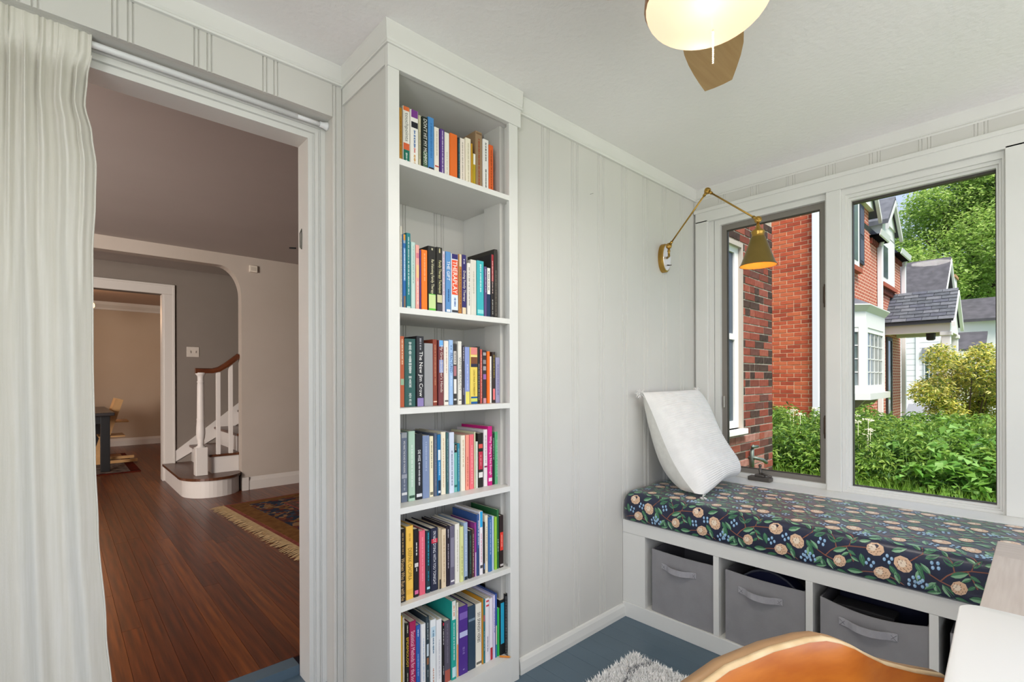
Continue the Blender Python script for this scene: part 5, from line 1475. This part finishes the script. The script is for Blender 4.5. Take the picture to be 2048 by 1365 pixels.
# bay window
by = .52
bp = [(6.52, .99), (6.98, by), (8.42, by), (8.88, .99)]
bpo = [(6.40, .99), (6.92, by - .07), (8.48, by - .07), (9.0, .99)]
B().prism(bp, 'z', .93, 1.03).build('bay_base', HWt, hs)
B().prism(bpo, 'z', .86, .97).build('bay_apron', HWs, hs)
B().prism(bp, 'z', 2.08, 2.34).build('bay_head', HWt, hs)
loft(B(), [[(x, y, 2.34) for x, y in bp], [(x, y, 2.44) for x, y in bpo], [(x, y, 2.46) for x, y in bpo]]).build('bay_cornice', HWs, hs)
loft(B(), [[(x, y, 2.46) for x, y in bpo], [(6.9, .99, 2.72), (7.2, .96, 2.74), (8.2, .96, 2.74), (8.5, .99, 2.72)]]).build('bay_roof', SHG, hs)
def bay_win(p0, p1):
    p0, p1 = Vector((*p0, 0)), Vector((*p1, 0)); d = (p1 - p0).normalized(); L_ = (p1 - p0).length; n2 = Vector((d.y, -d.x, 0))
    def slab_(a, c, z0, z1, o0, o1, nm, m):
        q = []
        for z in (z0, z1):
            for s, o in ((a, o0), (c, o0), (c, o1), (a, o1)): q.append(p0 + d * s + n2 * o + Vector((0, 0, z)))
        return B().add(q, [(0, 3, 2, 1), (4, 5, 6, 7), (0, 1, 5, 4), (1, 2, 6, 5), (2, 3, 7, 6), (3, 0, 4, 7)]).build(nm, m, hs)
    slab_(0, .12, 1.03, 2.08, -.05, 0, 'bay_post', HWt); slab_(L_ - .12, L_, 1.03, 2.08, -.05, 0, 'bay_post', HWt)
    slab_(.12, L_ - .12, 1.03, 1.10, -.05, -.01, 'sash_rail', HWt); slab_(.12, L_ - .12, 2.0, 2.08, -.05, -.01, 'sash_rail', HWt)
    slab_(.12, L_ - .12, 1.10, 2.0, -.04, -.03, 'bay_pane', M('4E5E58', .06, .6, '7E8A8C', 3, name='reflecting_glass'))
    nb_ = max(2, int(L_ / .3))
    for k in range(1, nb_): slab_(.12 + (L_ - .24) * k / nb_ - .008, .12 + (L_ - .24) * k / nb_ + .008, 1.10, 2.0, -.03, -.02, 'muntin', HWt)
    for k in range(1, 4): slab_(.12, L_ - .12, 1.10 + .9 * k / 4 - .008, 1.10 + .9 * k / 4 + .008, -.03, -.02, 'muntin', HWt)
    slab_(.12, .12 + (L_ - .24) * .22, 1.10, 2.0, -.05, -.045, 'drape', M('B8BCBC', .8))
bay_win(bp[0], bp[1]); bay_win(bp[1], bp[2])
for x in (7.3, 8.3): B().prism([(.99, .86), (.58, .86), (.70, .72), (.86, .66), (.92, .55), (.99, .5)], 'x', x - .05, x + .05).build('bay_bracket', M('A8A496', .7), hs)
# porch
px0, px1, pyf = 11.05, 12.6, -.2
pxm = (px0 + px1) / 2
bx('porch_beam', HWt, hs, px0 + .04, px0 + .20, pyf + .06, .99, 2.22, 2.42)
bx('porch_beam', HWt, hs, px1 - .20, px1 - .04, pyf + .06, .99, 2.22, 2.42)
bx('porch_beam', HWt, hs, px0 + .2, px1 - .2, pyf + .06, pyf + .2, 2.22, 2.42)
bx('porch_ceiling', M('8E8678', .8), hs, px0 + .2, px1 - .2, pyf + .2, .99, 2.36, 2.40)
B().prism([(px0 + .05, 2.42), (px1 - .05, 2.42), (pxm, 3.14)], 'y', pyf + .06, pyf + .12).build('porch_gable', HWt, hs)
B().prism([(px0 - .06, 2.40), (pxm, 3.15), (px1 + .06, 2.40), (px1 + .06, 2.47), (pxm, 3.22), (px0 - .06, 2.47)], 'y', pyf, 1.0).build('porch_roof', M('4A4C50', .9, .1), hs)
B().prism([(px0 - .08, 2.32), (px0 - .08, 2.42), (pxm, 3.18), (px1 + .08, 2.42), (px1 + .08, 2.32), (pxm, 3.08)], 'y', pyf - .03, pyf + .03).build('rake_board', HWt, hs)
SGS = [M(a, .92, .08, b_, 12, name='slate_grey_shingle') for a, b_ in (('55585E', '62656B'), ('4C4F55', '585B61'), ('5E6066', '6C6E74'), ('50525A', '5A5C66'))]
shm = {}
pr_ = hs
nrow = 9
sl_dx, sl_dz = (pxm - (px0 - .08)), (3.235 - 2.475)
sl_len = math.hypot(sl_dx, sl_dz)
for r in range(nrow):
    f0 = r / nrow; f1 = min(1, (r + 1.25) / nrow)
    y = pyf - .02 - (r % 2) * .13
    while y < 1.0:
        y0, y1 = max(y, pyf - .02), min(y + .27, 1.0)
        if y1 - y0 > .03:
            xa, za = px0 - .08 + sl_dx * f0, 2.475 + sl_dz * f0
            xb, zb = px0 - .08 + sl_dx * f1, 2.475 + sl_dz * f1
            nn = Vector((-sl_dz, 0, sl_dx)).normalized()
            lo = Vector((xa, 0, za)) + nn * .02; hi = Vector((xb, 0, zb)) + nn * .004
            q = [(lo.x, y0 + .004, lo.z), (lo.x, y1 - .004, lo.z), (hi.x, y1 - .004, hi.z), (hi.x, y0 + .004, hi.z)]
            q2 = [(a_ - nn.x * .012, b_, c_ - nn.z * .012) for a_, b_, c_ in q]
            B().add(q2 + q, [(0, 3, 2, 1), (4, 5, 6, 7), (0, 1, 5, 4), (1, 2, 6, 5), (2, 3, 7, 6), (3, 0, 4, 7)]).build('shingle', SGS[(r * 7 + int(y * 11)) % 4], pr_)
        y += .27
for (x, y) in ((px0 + .12, pyf + .13), (px1 - .12, pyf + .13)):
    B().bevbox(x - .075, x + .075, y - .075, y + .075, -.3, 2.22, r=.008).bevbox(x - .1, x + .1, y - .1, y + .1, 2.14, 2.22, r=.008).build('porch_post', HWt, hs)
ln_ = B().lathe([(.02, 2.36), (.02, 2.30), (.09, 2.28), (.08, 2.10), (.05, 2.08)], (11.7, .25, 0), 8, smooth=False).build('porch_lantern', M('3A3630', .5, metal=.5), hs)
# front door with storm glass
B().box(11.15, 11.24, .95, .99, -.3, 2.18).box(11.62, 11.70, .95, .99, -.3, 2.18).box(11.24, 11.62, .95, .99, 2.1, 2.18).build('door_frame', M('2A2826', .5), hs)
bx('storm_door', M('3E4E44', .06, .6, '8E9C90', 3), hs, 11.24, 11.62, .965, .99, -.3, 2.1)

# ---- white houses further away
WS = M('E6E6E6', .7, .1)
RS = M('4C4B4E', .9, .1, '5A585C', 5)
def white_house(loc, lab, x0, x1, y0, y1, zb, ze, zr, lines=True):
    t = thing('white_house', loc, lab, 'house', 'white houses beyond the porch')
    b_ = B().box(x0, x1, y0, y1, zb, ze); b_.build('wall', WS, t)
    if lines:
        z = zb + .2
        while z < ze - .1:
            bx('siding_board', WS, t, x0 - .02, x0 - .001, y0, y1, z, z + .185); z += .2
    xm = (x0 + x1) / 2
    B().prism([(x0, ze), (x1, ze), (xm, zr)], 'y', y0, y0 + .1).build('gable_face', WS, t)
    B().prism([(x0 - .25, ze - .12), (xm, zr), (x1 + .25, ze - .12), (x1 + .25, ze - .02), (xm, zr + .1), (x0 - .25, ze - .02)], 'y', y0 - .2, y1).build('roof', RS, t)
    B().prism([(x0 - .28, ze - .3), (xm, zr - .15), (x1 + .28, ze - .3), (x1 + .28, ze - .12), (xm, zr + .03), (x0 - .28, ze - .12)], 'y', y0 - .22, y0 - .16).build('rake_board', WS, t)
    return t
h1 = white_house((21, 3, -.7), 'white clapboard house with grey gabled roof and a painted chimney', 20, 22.6, 1.0, 6, -.7, 4.3, 5.6)
bx('chimney', M('E8E6E2', .7, .1), h1, 22.7, 23.6, .85, 1.45, 3, 5.15)
bx('chimney_cap', M('B8906A', .8), h1, 22.65, 23.65, .8, 1.5, 5.15, 5.25)
bx('corner_board', WS, h1, 19.94, 19.97, 1.55, 1.65, -.7, 4.2)
bx('window_casing', WS, h1, 19.92, 19.965, 1.02, 1.42, .2, 2.1)
bx('window_hood', M('8A8A90', .7), h1, 19.85, 19.965, .98, 1.46, 2.1, 2.3)
wp = bx('window_pane', M('3E5048', .1, .5), h1, 19.90, 19.92, 1.07, 1.37, .35, 1.95)
for z in (.87, 1.13, 1.4, 1.68): bx('muntin', WS, wp, 19.885, 19.90, 1.07, 1.37, z, z + .03)
for y in (1.16, 1.26): bx('muntin', WS, wp, 19.885, 19.90, y, y + .02, 1.13, 1.95)
h2 = white_house((22, .1, -.7), 'white house with a dark slate roof seen between the shrub and tree', 21.4, 24.2, -.35, .72, -.7, 3.35, 4.15, False)
en = thing('entry_porch', (20, .4, -.7), 'low grey roofed entry porch in front of the far white house', 'porch')
B().add([(19.6, -.2, 2.12), (19.6, .95, 2.12), (20.6, .95, 2.75), (20.6, -.2, 2.75), (19.6, -.2, 2.2), (19.6, .95, 2.2), (20.6, .95, 2.83), (20.6, -.2, 2.83)], [(0, 3, 2, 1), (4, 5, 6, 7), (0, 1, 5, 4), (1, 2, 6, 5), (2, 3, 7, 6), (3, 0, 4, 7)]).build('entry_roof', RS, en)
for y in (-.1, .85): bx('entry_post', WS, en, 19.75, 19.87, y - .05, y + .05, -.7, 2.05)
# ---- parked car
car = thing('car', (17, .9, -.7), 'pale parked car glimpsed beyond the brick corner', 'car')
sil = [(15, -.5), (15.05, -.15), (15.9, .0), (16.5, .42), (17.7, .5), (18.6, .12), (19.2, .02), (19.25, -.5)]
B().prism(sil, 'y', -.1, 1.55).build('body', M('D8D8D6', .3, .5, coat=.5), car)
B().prism([(16.1, .02), (16.55, .36), (17.65, .42), (18.3, .08)], 'y', -.115, 1.565).build('side_window', M('2E2A28', .1, .6), car)
B().add([(15.86, .1, .035), (15.86, 1.35, .035), (16.44, 1.35, .42), (16.44, .1, .42)], [(0, 1, 2, 3)]).build('windscreen', M('8A8A8C', .1, .6), car)
for x in (15.7, 18.5):
    for y in (-.12, 1.37): B().lathe([(.3, 0), (.3, .2)], (x, y, -.4), 16, (0, 1, 0)).build('wheel', BLACK, car)

# ------------------------------------------------------------------ foliage
def leaf_mesh(name, parent, pts, smin, smax, asp, mats, seed, upb=.6, curl=.25, wts=None):
    rs_ = np.random.RandomState(seed)
    P = np.array(pts, float); n = len(P)
    a = rs_.rand(n) * 2 * np.pi
    el = rs_.randn(n) * .45 - .15
    d = np.stack([np.cos(a) * np.cos(el), np.sin(a) * np.cos(el), np.sin(el)], 1)
    up = np.stack([rs_.randn(n) * (1 - upb), rs_.randn(n) * (1 - upb), np.ones(n)], 1)
    sdv = np.cross(d, up); sdv /= np.linalg.norm(sdv, axis=1)[:, None]
    nn_ = np.cross(sdv, d)
    L_ = (smin + (smax - smin) * rs_.rand(n))[:, None]; W_ = L_ * asp
    v = np.empty((n, 4, 3))
    v[:, 0] = P; v[:, 2] = P + d * L_ - np.array([0, 0, 1]) * L_ * curl * .4
    v[:, 1] = P + d * L_ * .45 + sdv * W_ * .5 + nn_ * L_ * .08
    v[:, 3] = P + d * L_ * .45 - sdv * W_ * .5 + nn_ * L_ * .08
    org = ORG.get(parent.name) if parent else Vector((0, 0, 0))
    v -= np.array(org)
    me = bpy.data.meshes.new(name)
    me.vertices.add(n * 4); me.vertices.foreach_set('co', v.ravel())
    idx = np.arange(n)[:, None] * 4 + np.array([0, 1, 2, 0, 2, 3])
    me.loops.add(n * 6); me.loops.foreach_set('vertex_index', idx.ravel())
    me.polygons.add(n * 2)
    me.polygons.foreach_set('loop_start', np.arange(n * 2) * 3)
    me.polygons.foreach_set('loop_total', np.full(n * 2, 3))
    for m in mats: me.materials.append(m)
    mi = rs_.choice(len(mats), n, p=wts)
    me.polygons.foreach_set('material_index', np.repeat(mi, 2))
    me.update(calc_edges=True); me.validate()
    o = link(name, me, parent)
    o['kind'] = 'stuff'
    return o
def blob_pts(blobs, per, seed, shell_=.5, flat=1):
    rs_ = np.random.RandomState(seed); out = []
    for (x, y, z, r) in blobs:
        n = int(per * r * r) if per > 0 else -per
        u = rs_.randn(n, 3); u /= np.linalg.norm(u, axis=1)[:, None]
        rad = r * (shell_ + (1 - shell_) * rs_.rand(n) ** .5) * (1 + .18 * np.sin(7 * u[:, 0] + x) * np.sin(6 * u[:, 1] + y) + .1 * np.sin(11 * u[:, 2]))
        out.append(np.array([x, y, z]) + u * rad[:, None] * np.array([1, 1, flat]))
    return np.concatenate(out)
TREE = [(30.29, 2.67, 8.69, 1.71), (29.63, 1.63, 9.58, 1.71), (30.21, 0.67, 10.08, 1.59), (28.28, 0.05, 7.5, 1.71), (28.77, 1.55, 6.93, 1.84), (27.34, 2.77, 6.44, 1.17), (30.07, 0.58, 6.0, 1.59), (28.87, 1.03, 4.94, 1.1), (31.56, -0.75, 8.68, 2.2), (30.48, -0.27, 10.49, 1.47), (27.01, 1.91, 5.78, 1.35), (28.31, 3.4, 7.7, 0.93), (31.0, 0.91, 8.82, 1.47), (33.83, -0.69, 6.31, 1.96), (28.27, 2.41, 9.71, 0.98), (29.68, 0.55, 11.24, 1.47), (31.27, -1.09, 11.18, 2.2), (31, -3.5, 9, 2.6), (31, -4.5, 6.5, 2.2), (30, -2.4, 12.2, 2.0)]
tr1 = thing('tree', (30, .3, -.7), 'tall bright green leafy tree behind the houses', 'tree')
lm1 = [leafmat('9CB864', 'B2D06A', .45), leafmat('8CA858', 'A4C45E', .45), leafmat('B4C87C', 'CCE084', .45), leafmat('708E48', '8AAE50', .45)]
leaf_mesh('crown', tr1, blob_pts(TREE, 1500, 21, .3), .10, .22, .55, lm1, 31, .55)
tk = B().tube([(30, .3, -.7), (30.1, .3, 2.5), (29.9, .5, 5), (29.6, .9, 8)], [.35, .28, .2, .08], 10)
tk.build('trunk', M('3E342A', .9), tr1)
for pts in ([(30, .4, 4.2), (29, 1.5, 6.2), (28.4, 2.4, 8)], [(29.9, .5, 5), (30, -.8, 7), (30.4, -1.6, 9)], [(30.05, .3, 3.2), (29, -.4, 5), (28.4, -.6, 6.5)], [(29.8, .7, 6), (29.5, 1.6, 8), (29.3, 1.9, 9.6)]):
    B().tube(pts, [.14, .09, .03], 8).build('branch', M('3E342A', .9), tr1)
tr2 = thing('tree', (37.5, .5, -.7), 'darker olive tree behind the slate roof', 'tree')
TREE2 = [(37.18, 0.92, 6.12, 1.18), (37.61, 0.52, 4.94, 1.18), (36.64, 1.43, 5.09, 0.95), (37.73, 0.42, 7.0, 1.33), (38.59, -0.38, 5.23, 1.77), (36, 2.3, 4.2, 1.5), (37.5, 3.5, 4.5, 1.6)]
leaf_mesh('crown', tr2, blob_pts(TREE2, 700, 22, .3), .2, .36, .5, [leafmat('46602A', '5A7A30'), leafmat('384C24', '486428'), leafmat('6A7A34', '8A9A40')], 32, .5)
B().tube([(37.5, .5, -.7), (37.5, .6, 5)], [.3, .15], 10).build('trunk', M('3E342A', .9), tr2)

sb_ = thing('shrub', (9.3, -.5, -.05), 'yellow and green variegated shrub in the garden', 'shrub')
SHRUB = [(8.42, -0.26, 1.59, 0.24), (9.43, -0.33, 1.33, 0.33), (9.03, -0.67, 1.41, 0.35), (9.23, -0.88, 1.23, 0.39), (8.78, -0.14, 0.96, 0.31), (9.74, -0.44, 0.85, 0.44), (9.72, -0.85, 0.63, 0.41), (8.36, -0.03, 0.97, 0.2), (8.79, -0.32, 0.56, 0.29), (9.58, -0.59, 0.44, 0.29), (9.88, -1.14, 1.0, 0.46), (9.24, -0.75, 1.68, 0.18)]
leaf_mesh('variegated_foliage', sb_, blob_pts(SHRUB, 13000, 23, .35), .05, .095, .36, [leafmat('CEC45A', 'E4DA62'), leafmat('E2DA8A', 'F2EA94'), leafmat('9CA84C', 'B4C252'), leafmat('5A7636', '72923A')], 33, .45, wts=[.32, .26, .24, .18])
for k in range(9):
    a = k * .7
    B().tube([(9.3 + .06 * math.cos(a), -.5 + .06 * math.sin(a), -.1), (9.3 + .25 * math.cos(a), -.5 + .25 * math.sin(a), .6), (9.3 + .45 * math.cos(a), -.5 + .4 * math.sin(a), 1.3)], [.02, .014, .006], 6).build('stem', M('4A3A28', .9), sb_)

ug = thing('undergrowth', (4.8, -.2, 0), 'dense bed of green leafy weeds outside the windows', 'weeds')
rs = np.random.RandomState(41)
def hgt(x, y):
    front = np.clip((x - 3.62) / .45, 0, 1)
    return (.30 + .30 * front) * (1 + .22 * np.sin(2.3 * x + 1.1 * y) * np.sin(3.1 * y - x)) + .05 * np.sin(9 * x) * np.sin(8 * y)
WL = [leafmat('74963F', '94B848'), leafmat('5A7C36', '78A03E'), leafmat('92AC54', 'B0C85C'), leafmat('405E2E', '527A34')]
pts = []; bro = []
def in_house(x, y): return x > 5.85 and y > .85
for k in range(620):
    cx_, cy_ = 3.66 + rs.rand() ** 1.15 * 3.3, -2.2 + rs.rand() * 3.9
    if in_house(cx_, cy_): continue
    fr0 = min(1, max(0, (cx_ - 3.6) / .5))
    hh = (.28 + .30 * fr0) * (.72 + .55 * rs.rand()) + (.08 if cy_ > .1 else 0)
    broad = (-1.7 < cy_ < -.4) and cx_ < 5.4 and rs.rand() < .55
    n_ = 52 if broad else 120
    f = rs.rand(n_) ** .7
    rad = (.05 + .13 * np.sin(np.pi * np.clip(f, .05, .97))) * np.sqrt(rs.rand(n_)) * (1.2 if broad else 1)
    a = rs.rand(n_) * 6.283
    lean = rs.randn(2) * .06
    P = np.stack([cx_ + rad * np.cos(a) + lean[0] * f, cy_ + rad * np.sin(a) + lean[1] * f, np.maximum(.02, f * hh)], 1)
    (bro if broad else pts).append(P)
leaf_mesh('weed_leaves', ug, np.concatenate(pts), .05, .10, .30, WL, 42, .5, .5, [.34, .3, .2, .16])
leaf_mesh('broad_leaves', ug, np.concatenate(bro), .07, .12, .72, [leafmat('76A048', '90BA4C'), leafmat('62903E', '80AE46'), leafmat('88B060', 'A0C866')], 43, .7, .5)
q = B()
for k in range(260):
    x_, y_ = 3.7 + rs.rand() * 2.2, -2 + rs.rand() * 3.4
    hh = float(hgt(np.array(x_), np.array(y_)))
    q.tube([(x_, y_, 0), (x_ + rs.randn() * .04, y_ + rs.randn() * .04, hh * .95)], [.005, .0025], 4)
o = q.build('weed_stems', M('4E6A2E', .8), ug); o['kind'] = 'stuff'
q = B()
for (x_, y_, z_) in ((3.45 + .5, -.31 + .2, .74), (4.1, .02, .70), (4.0, -.12, .62), (4.3, .1, .76), (4.72, .96, .74), (4.5, .85, .78), (4.38, .73, .74), (4.9, .7, .8), (4.2, -.05, .55)):
    for k in range(26):
        a = rs.rand() * 6.28; r_ = .055 * math.sqrt(rs.rand())
        q.ball((x_ + r_ * math.cos(a), y_ + r_ * math.sin(a), z_ + rs.randn() * .008), .008 + rs.rand() * .004, 5, (1, 1, .5))
    q.tube([(x_, y_, .1), (x_, y_, z_)], .003, 4)
o = q.build('white_blossom_heads', M('E6E2C4', .8), ug); o['kind'] = 'stuff'
gp = np.stack([.25 + rs.rand(9000) * 3.9, -2.4 + rs.rand(9000) * 3.6, np.zeros(9000)], 1)
gp = gp[~((gp[:, 1] > .22) & (gp[:, 0] < 2.35))]
q = B()
for (x_, y_, _) in gp:
    a = rs.rand() * 6.28; l = .05 + rs.rand() * .07 + (.08 if x_ > 3.0 else 0); w_ = .004
    q.add([(x_ - w_ * math.sin(a), y_ + w_ * math.cos(a), 0), (x_ + w_ * math.sin(a), y_ - w_ * math.cos(a), 0), (x_ + math.cos(a) * l * .5, y_ + math.sin(a) * l * .5, l)], [(0, 1, 2)])
o = q.build('grass_blades', leafmat('7A9C3C', '98BC48'), None)
tag(o, 'short lawn grass at the foot of the weeds', 'grass', kind='stuff')
